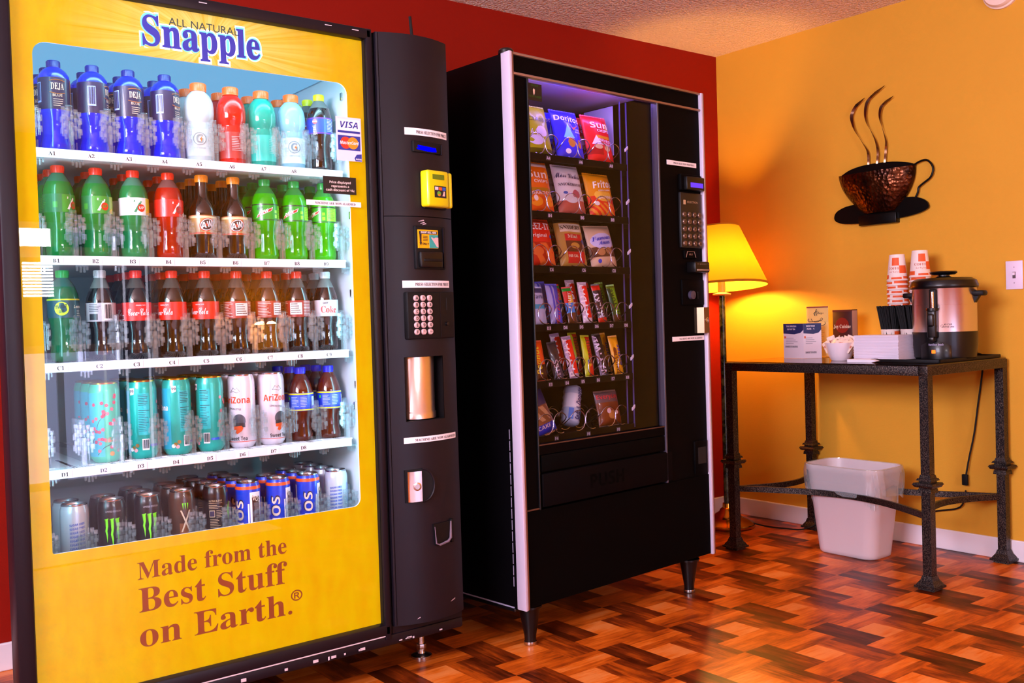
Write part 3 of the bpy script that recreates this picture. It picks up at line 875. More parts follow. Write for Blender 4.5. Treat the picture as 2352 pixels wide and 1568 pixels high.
def d_seven(m2, r):
    m2.cpatch(r+.0005, -28, 40, .108, .150, 1); m2.cpatch(r+.0006, 40, 75, .108, .150, 3)
    for a in (10,):
        m2.ctext('7', .030, r+.0011, a-10, .114, 2, w=.019, sty='bold', rot=-8)
        m2.add([m2.cyl(r+.0012, a+9, .125)(x, y) for x, y in circ(.0095, 18)], [tuple(range(18))], 4); m2.ctext('UP', .007, r+.0017, a+9, .122, 1, sty='bold')
    m2.cpoly([(-.006, .0), (.006, .008), (.008, -.004), (-.002, -.006)], r+.0013, 46, .114, 5)
    m2.cpatch(r+.0006, -60, -44, .118, .132, 1); para(m2, r, -140, -80, .146, 8, .004, 1)
def d_dew(m2, r):
    m2.cpatch(r+.0004, -180, 180, .1495, .1525, 2, 32); m2.cpatch(r+.0004, -180, 180, .1085, .1105, 2, 32)
    for a in (-10, 170):
        m2.cpoly([(-.024, -.016), (-.018, -.005), (.024, .014), (.020, .004)], r+.0010, a, .130, 1); m2.cpoly([(-.022, -.0145), (-.0165, -.006), (.022, .012), (.018, .004)], r+.0014, a, .130, 3)
        m2.ctext('DEW', .0095, r+.0019, a, .126, 1, w=.028, sty='boldit', rot=22); m2.ctext('Mtn', .007, r+.0012, a-18, .138, 4, sty='boldit', rot=20)
    m2.cpatch(r+.0008, 55, 105, .112, .148, 5); para(m2, r+.0003, 60, 98, .145, 7, .0045, 2)
    m2.cpatch(r+.0007, 35, 48, .114, .124, 5); m2.cpatch(r+.0007, 35, 48, .128, .136, 5)
def d_root(m2, r):
    m2.cpatch(r+.0004, -180, 180, .107, .1145, 1, 32); m2.cpatch(r+.0004, -180, 180, .1125, .1145, 3, 32); m2.cpatch(r+.0004, -180, 180, .066, .070, 3, 32)
    for a in (14, 194):
        el = [(x*1.25*math.cos(.5)-y*math.sin(.5), x*1.25*math.sin(.5)+y*math.cos(.5)) for x, y in circ(.0165, 20)]
        m2.cpoly(el, r+.0010, a, .090, 3); m2.cpoly([(x*.88, y*.88) for x, y in el], r+.0014, a, .090, 4); m2.cpoly([(x*.78, y*.78) for x, y in el], r+.0017, a, .090, 2)
        m2.ctext('A', .016, r+.0021, a-13, .080, 4, sty='boldit', rot=14); m2.ctext('&', .009, r+.0022, a, .086, 3, sty='bold', rot=14); m2.ctext('W', .016, r+.0021, a+15, .085, 4, w=.015, sty='boldit', rot=14)
    m2.ctext('ROOT BEER', .004, r+.0009, 14, .0705, 1, w=.03)
def d_cola(m2, r):
    for a in (8, 188):
        m2.ctext('Coca-Cola', .017, r+.0010, a, .109, 1, w=.054, sty='script', res=3); m2.ctext('ORIGINAL TASTE', .0028, r+.0009, a+8, .133, 1, w=.024)
    m2.cpatch(r+.0009, -70, -56, .099, .111, 1); m2.cpatch(r+.0012, -68, -58, .101, .109, 2, 3); para(m2, r, -130, -82, .136, 8, .0045, 2); m2.ctext('330', .006, r+.001, -106, .102, 2, sty='bold')
def d_cola2(m2, r):
    m2.cpatch(r+.0008, -28, 26, .103, .136, 1); para(m2, r+.0004, -24, 22, .131, 5, .0058, 2, .002)
    para(m2, r, -100, -36, .138, 10, .0042, 1, .001); para(m2, r, 34, 90, .138, 10, .0042, 1, .001); m2.ctext('Cola', .016, r+.001, 180, .109, 1, sty='script')
def d_diet(m2, r):
    for a in (14, 194):
        m2.ctext('Coke', .019, r+.0009, a, .106, 1, w=.046, sty='serif', res=3); m2.ctext('DIET', .005, r+.0009, a-14, .131, 2, sty='bold')
    para(m2, r, 80, 130, .138, 9, .0045, 2)
def d_silver(m2, r):
    bar_code(m2, r, 28, .099, .140, 34, 1, 2); m2.cpatch(r+.0006, -46, -12, .100, .115, 2); para(m2, r, -48, 4, .137, 5, .004, 2); m2.ctext('DIET', .012, r+.0009, -104, .112, 2, sty='bold')
def d_ginger(m2, r):
    m2.cpatch(r+.0004, -180, 180, .149, .1525, 1, 32)
    for a in (-6, 174):
        m2.add([m2.cyl(r+.0009, a, .129)(x, y) for x, y in circ(.0165, 20)], [tuple(range(20))], 1); m2.ctext('TWIST', .008, r+.0014, a, .130, 2, w=.027, sty='boldit', rot=8); m2.ctext('UP', .007, r+.0014, a, .119, 2, sty='boldit', rot=8)
    m2.ctext('Lemon', .007, r+.0009, 62, .130, 3, sty='boldit'); para(m2, r, 52, 80, .124, 4, .004, 3)
def d_tea(m2, r):
    m2.cpatch(r+.0004, -180, 180, .130, .134, 1, 32); m2.cpatch(r+.0004, -180, 180, .086, .0895, 1, 32)
    m2.cpatch(r+.0006, -58, -48, .116, .124, 3, 2)
    m2.cpatch(r+.0006, -42, 46, .094, .126, 4)
    para(m2, r+.0004, -38, -2, .123, 7, .0042, 2, .001); para(m2, r+.0004, 4, 42, .123, 7, .0042, 2, .001); m2.ctext('Brisk', .016, r+.001, 180, .102, 2, sty='boldit'); m2.cpatch(r+.0008, 60, 84, .098, .124, 2)
def tall_flowers(m2, r, a0, a1, z0, z1, n, seed):
    q = random.Random(seed)
    for k in range(n):
        a, z, c = a0+(a1-a0)*q.random(), z0+(z1-z0)*q.random(), 1+k % 2
        for p in range(5):
            th = p*72
            m2.cpoly(circ(.0022, 7, .0026*math.cos(R(th)), .0026*math.sin(R(th))), r+.0007, a, z, c)
    m2.tube([m2.cyl(r+.0006, a0, z0)(0.0, 0.0), m2.cyl(r+.0006, a0+(a1-a0)*.3, z0+(z1-z0)*.45)(0, 0), m2.cyl(r+.0006, a0+(a1-a0)*.55, z0+(z1-z0)*.6)(0, 0), m2.cyl(r+.0006, a1, z1)(0, 0)], .0008, 4, 3)
def d_tallteal(m2, r):
    m2.cpatch(r+.0004, -180, -60, .016, .172, 9, 14)
    m2.cpatch(r+.0006, -24, 20, .060, .165, 8); para(m2, r+.0005, -22, 16, .160, 7, .0042, 3, .0013); m2.cpatch(r+.0011, -22, 18, .121, .1225, 3, 4); para(m2, r+.0005, -22, 16, .116, 12, .0042, 3, .0011)
    tall_flowers(m2, r, 55, 95, .03, .15, 13, 4); m2.ctext('AriZona', .014, r+.0009, -105, .115, 6, w=.045, sty='bold'); bar_code(m2, r, 2, .022, .050, 26, 6, 3)
    m2.cpoly([(0, 0), (.010, .003), (.011, .018), (-.002, .018)], r+.0009, -52, .160, 6); m2.ctext('99', .007, r+.0014, -45, .167, 3, sty='bold')
    for a, z, c in ((-44, .028, 4), (-36, .022, 5), (-52, .024, 6), (-30, .034, 4)):
        m2.cpoly(circ(.005, 10), r+.0009, a, z, c)
    m2.cpatch(r+.0005, 20, 60, .030, .036, 7); m2.ctext('Green Tea', .009, r+.0009, 140, .070, 1, sty='script')
def d_tallblossom(m2, r):
    m2.cpatch(r+.0004, -180, -4, .016, .172, 9, 18); tall_flowers(m2, r, -50, 40, .05, .165, 26, 11); tall_flowers(m2, r, -30, 50, .02, .06, 5, 8)
    m2.ctext('Tea', .012, r+.0009, 20, .050, 5, sty='script'); m2.cpoly(circ(.006, 10), r+.0009, 22, .022, 5)
def d_tallwhite(m2, r):
    for a in (0, 180):
        m2.ctext('AriZona', .0175, r+.0009, a, .120, 1, w=.078, sty='bold', res=3); m2.ctext('LEMON STYLE', .005, r+.0009, a-6, .103, 2, w=.036, rot=-6)
        m2.cpoly(circ(.017, 18, 0, 0, 0, 180)+[(-.017, -.006), (.017, -.006)], r+.0009, a+12, .074, 3)
        m2.cpatch(r+.0013, a-12, a+36, .056, .068, 2)
        m2.cpoly([(-.018, .010), (.004, .012), (.008, .006), (.004, -.002), (-.008, -.010), (-.014, -.006), (-.010, .001), (-.018, .002)], r+.0014, a+16, .048, 4)
        m2.ctext('Sweet Tea', .010, r+.0009, a+4, .021, 2, w=.052, sty='bold'); m2.tube([m2.cyl(r+.0009, a, .150)(x, y) for x, y in ((-.014, .0), (-.006, .012), (.0, .006), (.004, .012), (.012, .002), (.004, -.002), (-.006, .002), (-.014, 0))], .0005, 4, 2)
    m2.cpatch(r+.0004, -180, 180, .0165, .0180, 1, 32)
def d_claw(m2, r):
    for a in (0, 180):
        for k, dx in enumerate((-.013, 0, .013)):
            L = (.058, .075, .060)[k]
            P = [(dx-.006, .0), (dx-.002, -.003), (dx-.0022, -L*.35), (dx-.004, -L*.5), (dx-.001, -L*.7), (dx+.0005, -L), (dx+.0025, -L*.66), (dx+.0012, -L*.5), (dx+.0035, -L*.3), (dx+.0032, -.002), (dx+.005, .002), (dx, .0008)]
            m2.cpoly(P, r+.0008, a, .112, 1)
        m2.ctext('ENERGY', .006, r+.0008, a, .020, 2, w=.030, sty='bold')
    m2.ctext('LIMITED EDITION', .0042, r*.985+.0008, 6, .128, 2, w=.036); para(m2, r, 70, 115, .10, 12, .005, 2)
def d_clawbrown(m2, r):
    for a in (0, 180):
        for dx in (-.006, 0, .006):
            m2.cpoly([(dx-.0022, 0), (dx+.0018, .001), (dx+.001, -.009), (dx, -.016), (dx-.0008, -.008)], r+.0012, a, .126, 1)
        m2.cpoly([(-.013, .0), (-.009, .0), (.012, -.055), (.008, -.055)], r+.0008, a, .108, 2); m2.cpoly([(.013, .0), (.009, .0), (-.012, -.055), (-.008, -.055)], r+.0010, a, .108, 2)
        m2.cpatch(r+.0006, a-26, a+26, .03, .075, 3); m2.cpatch(r+.0006, a-26, a+26, .014, .024, 2)
def d_black(m2, r):
    for a in (0, 180):
        m2.ctext('ULTRA BLEND', .0048, r+.0008, a, .118, 2, w=.034, sty='bold'); m2.cpatch(r+.0007, a-30, a+30, .114, .1150, 2, 4); para(m2, r, a-30, a+30, .108, 3, .004, 2)
        m2.cpatch(r+.0008, a-28, a-4, .078, .096, 2); m2.cpatch(r+.0011, a-26, a-6, .080, .094, 3, 4); para(m2, r, a+2, a+30, .094, 5, .0042, 2); para(m2, r, a-26, a+26, .072, 14, .0042, 2)
    m2.cpoly([(-.004, 0), (.006, .02), (.012, .018), (.002, -.03)], r+.0008, 62, .095, 1)
def d_nos(m2, r):
    m2.cpatch(r+.0004, 30, 88, .016, .130, 2); m2.cpatch(r+.0006, 40, 78, .035, .118, 4); m2.ctext('NOS', .013, r+.0010, 58, .106, 3, w=.030, sty='bold', rot=-20); para(m2, r+.0003, 43, 74, .096, 13, .0042, 5)
    m2.cpatch(r+.0005, 20, 27, .016, .100, 2)
    for a in (-16, 164):
        m2.ctext('NOS', .026, r+.0009, a+17, .066, 6, w=.092, sty='bold', rot=90); m2.ctext('NOS', .0225, r+.0014, a+16, .066, 3, w=.084, sty='bold', rot=90)
    m2.cpatch(r+.0005, -130, -84, .016, .128, 2)
def d_sil(m2, r):
    for a in (0, 180):
        for k in range(9):
            m2.ctext('SUGAR FREE', .0052, r+.0008, a, .108-k*.0095, 1, w=.036, sty='boldit', rot=4)
    m2.cpatch(r+.0005, 64, 70, .02, .12, 1)
# kind: description, name, profile, body materials, cap (r, z0, z1, colour), label (z0, z1, r, colour, decoration, colours)
W_ = 'f4f2f6'
KINDS = {
 'water': ('blue water bottle with dark label and blue cap', P_WATER, [(0, 0)], [liquid('0c28e0', .06, .35, .10)], (.0155, .203, .222, '081878'), (.101, .177, .0360, '150c3c', d_water, ['e8c8b0', 'c8722c', '9fb4ff'])),
 'lemonade': ('cloudy white sports drink bottle with orange cap', P_SPORT, [(0, 0)], [liquid('dfe8ea', .15, .4, .05)], (.0205, .190, .211, 'f0641c'), (.018, .088, .0356, 'cdd2cf', d_sport, ['8f9694', 'e07a20'])),
 'redsport': ('red sports drink bottle with orange cap', P_SPORT, [(0, 0)], [liquid('e8200a', .12, .4, .06)], (.0205, .190, .211, 'f0641c'), (.018, .088, .0356, 'b8342c', d_sport, ['d8c8c8', '5a1010'])),
 'tealsport': ('teal sports drink bottle with orange cap', P_SPORT, [(0, 0)], [liquid('10b8a0', .12, .4, .06)], (.0205, .190, .211, 'f0641c'), (.018, .088, .0356, '2cc4b0', d_sport, ['8fe8dc', '0c8a80'])),
 'icesport': ('pale blue sports drink bottle with orange cap', P_SPORT, [(0, 0)], [liquid('a8dcec', .12, .45, .06)], (.0205, .190, .211, 'f0641c'), (.018, .088, .0356, 'd4e8ee', d_sport, ['7f9aa4', 'e07a20'])),
 'pepsi': ('dark cola bottle with blue label and yellow cap', P_SODA, [(0, 0), (.176, 1)], [liquid('0c0505', .06, .05), AIR], (.0150, .204, .222, 'd8d808'), (.107, .153, .0362, '1048d8', d_pepsi, [W_, 'd82828', '8a1c8c'])),
 'limesoda': ('green lemon-lime soda bottle with red cap', P_SODA, [(0, 0), (.172, 1)], [liquid('0f9a3c', .08, .45, .03), liquid('2f8a64', .06, .4)], (.0150, .204, .222, 'e8341c'), (.107, .151, .0362, '127038', d_seven, ['3a9a30', W_, '8fc828', 'd8321c', 'e0c020'])),
 'dietlime': ('diet lemon-lime soda bottle with white label and red cap', P_SODA, [(0, 0), (.172, 1)], [liquid('1c9a50', .08, .45, .03), liquid('4f9a7c', .06, .4)], (.0150, .204, .222, 'e8341c'), (.107, .151, .0362, 'e4ecea', d_seven, ['f0f4f0', '2c8a5c', 'b8d828', 'd8321c', 'e0c020'])),
 'cherrysoda': ('cherry soda bottle with red label and red cap', P_SODA, [(0, 0), (.176, 1)], [liquid('c02408', .08, .4, .03), liquid('8a5a54', .06, .4)], (.0150, .204, .222, 'e8340c'), (.107, .151, .0362, 'd82418', d_seven, ['d82418', W_, 'd82418', 'a01010', 'e8e0d8'])),
 'rootbeer': ('brown root beer bottle with tan label and orange cap', P_ROOT, [(0, 0)], [liquid('1a0803', .06, .06)], (.0165, .203, .222, 'e08a14'), (.065, .115, .0352, 'b08a4c', d_root, ['e8d8a0', '3a1a0c', 'd8481c', W_])),
 'dew': ('bright green citrus soda bottle with green cap', P_SODA, [(0, 0), (.178, 1)], [liquid('3cc808', .08, .45, .04), liquid('2f9a3c', .06, .4)], (.0150, .204, .222, '109a3c'), (.107, .153, .0362, '1c9a10', d_dew, [W_, '0c3010', 'd83018', '0c6028', '8fe820'])),
 'ginger': ('green soda bottle with yellow disc label and green cap', P_SODA, [(0, 0), (.176, 1)], [liquid('0e7a4c', .08, .4), liquid('3f7a6c', .06, .4)], (.0150, .204, .222, '14a048'), (.107, .153, .0362, '0c4a58', d_ginger, ['c8d418', '10302c', 'd8f0e0'])),
 'dietsilver': ('cola bottle with silver barcode label and grey cap', P_COLA, [(0, 0), (.172, 1)], [liquid('0a0506', .06, .05), AIR], (.0142, .204, .223, 'b4bcc0'), (.096, .142, .0352, 'a8a8b0', d_silver, [W_, '20242c'])),
 'cola': ('cola bottle with red script label and red cap', P_COLA, [(0, 0), (.172, 1)], [liquid('0a0403', .06, .05), liquid('4a4a44', .06, .2)], (.0142, .204, .223, 'e8301c'), (.096, .142, .0352, 'd81c10', d_cola, [W_, '7a1008'])),
 'cola2': ('cola bottle with maroon nutrition label and red cap', P_COLA, [(0, 0), (.172, 1)], [liquid('0a0403', .06, .05), liquid('4a4a44', .06, .2)], (.0142, .204, .223, 'e0301c'), (.096, .142, .0352, '8a1c14', d_cola2, ['e0d8d8', '3a1410'])),
 'dietcola': ('diet cola bottle with silver label and white cap', P_COLA, [(0, 0), (.172, 1)], [liquid('0a0404', .06, .05), AIR], (.0142, .204, .223, 'c4d4d6'), (.096, .142, .0352, 'c8c8cc', d_diet, ['d8281c', '303038'])),
 'tea': ('brown iced tea bottle with blue label and cap', P_TEA, [(0, 0)], [liquid('5a1c0c', .06, .25)], (.0148, .188, .206, '0c24d8'), (.085, .135, .0352, '1038c0', d_tea, ['e0d410', 'c8d4f0', '3fc83c', '2c58d0'])),
}
CANS = {
 'tallblossom': ('tall teal tea can with cherry blossom and gold lid', .0365, .197, '3cc8a0', 'c8982c', None, d_tallblossom, ['d82848', 'e85a6c', '3a2418', 'e8b020', 'c88a28', W_, '2c58d0', '2cc0b0', '2cb4c8']),
 'tallteal': ('tall teal tea can with printed text and gold lid', .0365, .197, '18b0a4', 'c8982c', None, d_tallteal, ['d82848', 'e8a0b0', '0c3c44', '8a6a24', 'e0a0a8', W_, '1c5ad8', '1cb8bc', '1ca8c8']),
 'tallwhite': ('tall white tea can with orange lettering and silver lid', .0365, .197, 'e4e0ec', 'c8bcc8', None, d_tallwhite, ['d8481c', '2c2c34', '4a505c', 'e0581c']),
 'silver': ('slim silver can with faint blue lettering', .0330, .158, 'b8c4d0', 'b8c0c8', None, d_sil, ['2c5ac0']),
 'claw': ('black energy drink can with green claw marks', .0330, .158, '0e0b12', 'b8b8bc', '3fa81c', d_claw, ['6ad818', 'a8a8b0']),
 'brown': ('brown and silver can with small green claw', .0330, .158, '3c2418', 'b8b8bc', '3fa81c', d_clawbrown, ['6ad818', 'b8a890', '6a3c1c']),
 'black': ('black energy drink can with gold text', .0330, .158, '0f0c12', 'b8b8bc', '3fa81c', d_black, ['6ad818', 'a89878', '20183c']),
 'nos': ('blue and orange can with white block letters', .0330, .158, '1040d0', 'a8b0b4', None, d_nos, ['e0541c', W_, 'd8c8b8', '3a1c10', '10143c']),
}
PROTO = {}
def make_drink(kind):
    if kind in KINDS:
        desc, prof, zs, bm_, cap, lab = KINDS[kind]
        root = thing('drink_bottle', '', 'bottle')
        m2 = MB(); m2.lathe(seg_prof(prof, zs), 28); m2.build('bottle_body', bm_, root, smooth=60)
        cap_part(root, *cap)
        z0, z1, r, col, deco, cols = lab
        m2 = MB(); m2.cpatch(r, -180, 180, z0, z1, 0, 32); deco(m2, r)
        m2.build('label', [pm(col, .4, coat=.3)]+[pm(c, .4, coat=.3) for c in cols], root, smooth=40, recalc=False)
        return root, desc
    desc, r, h, col, lid, tab, deco, cols = CANS[kind]
    root = thing('drink_can', '', 'can')
    m2 = MB(); m2.lathe(P_can(r, h), 28)
    if kind == 'nos':
        m2.cpatch(r*.985+.0010, -180, 180, h-.0205, h-.012, 1, 32, r1=r*.955+.0010)
    deco(m2, r)
    m2.build('can_body', [pm(col, .28, .0 if kind in ('claw', 'black', 'brown') else .25, coat=.3)]+[pm(c, .35, coat=.3) for c in cols], root, smooth=50, recalc=False)
    m2 = MB(); lm = pm(lid, .2, 1.0)
    m2.lathe([(0, h-.007), (r*.70, h-.007), (r*.74, h-.009), (r*.79, h-.002), (r*.84, h), (r*.885, h-.001), (r*.89, h-.004), (r*.86, h-.006)], 28)
    ld = m2.build('lid', [lm], root, smooth=50)
    m2 = MB(); m2.rbox(-.0065, .0065, -.013, .009, h-.0068, h-.0045, .001); m2.lathe([(0, h-.0045), (.003, h-.0045), (.003, h-.0035), (0, h-.0035)], 10)
    m2.add([(x, y-.002, h-.0065) for x, y in circ(.013, 16)], [tuple(range(16))], 0)
    m2.build('pull_tab', [pm(tab, .3, .6) if tab else lm], ld)
    return root, desc
DEPTH = ['front', 'second', 'third', 'fourth']
def place_drink(kind, shelf, col, row, dr=0.0, dx=0.0, dy=0.0):
    if kind not in PROTO:
        root, desc = make_drink(kind); PROTO[kind] = (root, desc)
    else:
        root, desc = dup(PROTO[kind][0]), PROTO[kind][1]
    rad = .0365 if (kind in CANS and CANS[kind][1] > .035) else (.033 if kind in CANS else .0375 if 'sport' in kind or kind in ('lemonade', 'water') else .0358)
    x, y, z = BX[col]+dx, Y0+BY+dy+row*(2*rad+.0025), SZ[shelf]+.0008
    root.location = (x, y, z)
    root.rotation_euler = (0, 0, -math.atan2(x-CAM.x, y-CAM.y)+R(dr))
    where = 'in slot %s%d' % (shelf, col+1)
    if col == 8 and shelf in 'AD': where = {'A': 'top', 'D': 'fourth'}[shelf]+' shelf right end'
    if shelf == 'E': where = 'bottom shelf %s column' % ORD[col]
    root['label'] = desc+', '+('front one ' if row == 0 else ORD[row]+' from front ')+where
    root['group'] = {'A': 'drinks on the top shelf of the machine', 'B': 'sodas on the second shelf', 'C': 'colas on the third shelf', 'D': 'tall cans and teas on the fourth shelf', 'E': 'energy drinks on the bottom shelf'}[shelf]
PLAN = {
 'A': [('water', 4, 6), ('water', 2, 68), ('water', 4, 20), ('water', 3, 50), ('lemonade', 3, 0), ('redsport', 3, 120), ('tealsport', 4, 150), ('icesport', 3, 10), ('pepsi', 3, -20)],
 'B': [('limesoda', 3, 40), ('limesoda', 3, 12), ('dietlime', 3, 10), ('cherrysoda', 3, 24), ('rootbeer', 4, 4), ('rootbeer', 4, -2), ('dew', 4, 8), ('dew', 4, -8), ('dew', 4, -40)],
 'C': [('ginger', 1, 0), ('dietsilver', 1, 0), ('cola', 4, 0), ('cola', 4, -50), ('cola', 4, -40), ('cola2', 4, 22), ('cola2', 4, 55), ('cola2', 4, -4), ('dietcola', 4, 0)],
 'D': [None, ('tallblossom', 3, 0), ('tallteal', 3, 8), ('tallteal', 3, 36), ('tallteal', 3, -18), ('tallwhite', 3, -24), ('tallwhite', 3, 28), ('tea', 3, -6), ('tea', 3, 10)],
 'E': [('silver', 2, 10), ('claw', 2, 0), ('claw', 3, 6), ('brown', 3, 14), ('black', 4, 0), ('nos', 4, -22), ('nos', 2, 8), ('nos', 3, 20), ('silver', 4, 0)],
}
for s, lst in PLAN.items():
    for c, it in enumerate(lst):
        if it:
            for k in range(it[1]):
                place_drink(it[0], s, c, k, it[2]+(0 if k == 0 else rnd.uniform(-60, 60)), rnd.uniform(-.002, .002), 0.0 if s != 'E' else -0.02)
# ------------------------------------------------------------------ the snack machine (own frame: x along the front, y into the depth)
NT_ = 0.08206
snk = thing('snack_vending_machine', 'black snack vending machine on tapered legs with aluminium edge trim', 'vending machine', (0.1989, 0.2839, 0), NT_)
def N2W(x, y, z):
    c, s = math.cos(NT_), math.sin(NT_)
    return (0.1989+x*c-y*s, 0.2839+x*s+y*c, z)
SW, SZB, SZT = 0.972, 0.132, 1.836
NX0, NX1, NZ0, NZ1 = 0.085, 0.702, 0.63, 1.762
SB = pm('040305', 0.4, spec=0.12)
SBM = pm('030203', 0.6, spec=0.05)
mb = MB()
mb.box(0.004, 0.075, 0.03, 0.84, SZB, SZT-.006); mb.box(0.715, SW-.004, 0.03, 0.84, SZB, SZT-.006)
mb.box(0.075, 0.715, 0.72, 0.84, SZB, SZT-.006); mb.box(0.075, 0.715, 0.03, 0.72, 1.81, SZT-.006); mb.box(0.075, 0.715, 0.03, 0.72, SZB, 0.60)
mb.rbox(0.0, SW, 0.045, 0.845, SZB-0.012, SZB, 0.004, 1)
for k in range(14):                                                                              # worn edge on the side
    z = 0.2+k*0.035
    mb.box(0.0028, 0.0042, 0.048, 0.0505, z, z+0.03, 2)
mb.box(0.0025, 0.0042, 0.05, 0.30, SZB, SZB+0.004, 2)
mb.build('cabinet', [SB, BLACK, pm('8f8aa0', 0.5)], snk, smooth=0)
mb = MB()
mb.box(0.0755, 0.079, 0.035, 0.715, 0.60, 1.81); mb.box(0.711, 0.7145, 0.035, 0.715, 0.60, 1.81)
mb.box(0.08, 0.711, 0.712, 0.718, 0.60, 1.81); mb.box(0.08, 0.711, 0.035, 0.712, 0.602, 0.607); mb.box(0.08, 0.711, 0.06, 0.712, 1.795, 1.805, 2)
for x in (0.665, 0.700):
    mb.rbox(x-0.0015, x+0.0015, 0.14, 0.145, 0.62, 1.79, 0.0006, 1)
mb.build('liner', [pm('020101', 0.7, spec=0.02), pm('5a4a90', 0.4), pm('c8c0e0', 0.4)], snk, smooth=0)
mb = MB(); mb.box(0.648, 0.650, 0.16, 0.30, 1.600, 1.775)
f = lambda a, b: (0.6475, 0.23-a, 1.70+b)
mb.text('PRICE', 0.014, f, 1, sty='bold'); mb.text('LIST', 0.012, lambda a, b: (0.6475, 0.23-a, 1.66+b), 1); mb.text('C4 705', 0.012, lambda a, b: (0.6475, 0.23-a, 1.62+b), 1)
mb.build('notice_card', [pm('b8b0d8', 0.6), INK], snk, smooth=0, recalc=False)
# door: dark panels round the window
mb = MB()
mb.box(0.022, NX0, 0.008, 0.032, 0.135, 1.762); mb.box(NX1+.006, 0.95, 0.008, 0.032, 0.43, 1.775); mb.box(NX0, 0.95, 0.008, 0.032, 0.135, 0.43)
mb.box(0.022, 0.952, 0.008, 0.032, 1.772, 1.828)
mb.rbox(NX0-.006, NX0, 0.002, 0.03, 0.43, 1.762, .002, 1); mb.rbox(NX1, NX1+.008, 0.000, 0.03, 0.43, 1.766, .002, 2)
mb.box(NX0, NX1, 0.006, 0.032, 0.600, 0.632); mb.rbox(NX0, NX1, 0.004, 0.01, 0.628, 0.632, .001, 3); mb.rbox(0.022, NX0, 0.004, 0.01, 0.432, 0.437, .001, 3)
mb.build('door', [SBM, BLACK, pm('3c3644', 0.4), pm('4a2c20', 0.5)], snk, smooth=0)
mb = MB(); mb.box(NX0, NX1, 0.018, 0.022, 0.632, 1.762); mb.build('glass_pane', [GLASS2], snk, smooth=0)
for x0, x1, nm in ((0.0, 0.021, 0), (0.951, SW, 1)):
    mb = MB(); mb.rbox(x0, x0+0.012, -0.006, 0.034, SZB, SZT-.004, .003, 0); mb.rbox(x0+0.011, x1, -0.003, 0.032, SZB, SZT-.004, .003, 1)
    mb.build('edge_trim', [pm('cfc6dc', 0.45, 0.25), pm('8f6a58', 0.4, 0.5)], snk)
for z in (1.824, 1.764):
    mb = MB(); mb.rbox(0.02, 0.952, -0.001, 0.02, z, z+0.008, .002); mb.build('cross_trim', [pm('9a7f72', 0.35, 0.7)], snk)
mb = MB(); mb.lathe([(0, 0), (0.024, 0), (0.024, .01), (.018, .016), (0, .016)], 16, c=(0.02, 0.03, SZT-.006)); mb.build('corner_cap', [BLACK], snk)
mb = MB(); mb.tube([(0.12, 0.05, 1.785), (0.4, 0.05, 1.785), (0.68, 0.05, 1.785)], 0.009, 8); mb.build('fluorescent_tube', [emit_mat((0.36, 0.22, 1.0), 36.0)], snk)
mb = MB(); mb.tube([(0.0815, 0.043, 0.72), (0.0815, 0.043, 1.2), (0.0815, 0.043, 1.68)], 0.0025, 8); mb.build('fluorescent_tube', [emit_mat((0.70, 0.62, 1.0), 16.0)], snk)  # side tube added unseen behind the door frame to brighten the lower trays
mb = MB(); mb.box(0.088, 0.152, 0.0140, 0.0165, 1.700, 1.752); y = 0.0135
mb.text('KEEP & SECURE', 0.0055, flatXZ(0.121, y, 1.743), 1, w=0.030); mb.text('IN THE EVENT OF A PROBLEM', 0.006, flatXZ(0.120, y, 1.709), 1, w=0.056)
mb.prism([(0.114, 1.733), (0.118, 1.737), (0.122, 1.733), (0.121, 1.722), (0.118, 1.716), (0.115, 1.722)], y, 0.014, 2)
mb.build('window_sticker', [pm('060806', 0.5), pm('2f6a10', 0.5), pm('d8b8a8', 0.5)], snk, smooth=0, recalc=False)
# control side
def nstrip(x0, x1, z, txt, tilt):
    m2 = MB(); m2.box(x0, x1, 0.0065, 0.008, z, z+0.0165)
    m2.text(txt, 0.0058, flatXZ((x0+x1)/2+.012, 0.006, z+0.005), 1, w=(x1-x0)*0.72, sty='serif'); m2.build('notice_strip', [PAPER, INK], snk, smooth=0, recalc=False)
nstrip(0.757, 0.927, 1.556, 'PRESS SELECTION FOR PRICE', 0); nstrip(0.762, 0.948, 0.927, 'MACHINE ARE NOW ALARMED', 0)
mb = MB(); mb.rbox(0.822, 0.942, -0.004, 0.02, 1.468, 1.528, .005); mb.rbox(0.838, 0.942, -0.018, 0.01, 1.470, 1.518, .004, 1)
o = mb.build('read_out', [SBM, BLACK], snk)
mb = MB(); mb.box(0.858, 0.931, -0.0188, -0.017, 1.479, 1.496); mb.build('screen', [emit_mat((0.16, 0.05, 0.95), 1.3)], o, smooth=0)
mb = MB(); mb.rbox(0.818, 0.940, -0.002, 0.02, 1.262, 1.462, .004); mb.text('SELECTION', 0.007, flatXZ(0.885, -0.003, 1.424), 1, w=0.062); mb.box(0.834, 0.846, -0.003, -0.001, 1.418, 1.434, 1)
o = mb.build('keypad', [pm('0e0b0d', 0.4), pm('b89a78', 0.5)], snk, recalc=False)
for i in range(20):
    r_i, c_i = divmod(i, 4)
    kx, kz = 0.835+0.0295*c_i, 1.382-0.0260*r_i
    mb = MB(); mb.lathe([(0, 0), (.0098, 0), (.0098, .003), (.0078, .0055), (0, .0055)], 14, 0, T=lambda p: Vector((kx+p.x, -.002-p.z, kz+p.y)))
    mb.text('A1B2C3D4E5F6G7H8J9K0'[i], .008, flatXZ(kx, -.0080, kz-.004), 1, sty='bold'); mb.build('key', [pm('7a6256', 0.25, .6), INK], o, recalc=False)
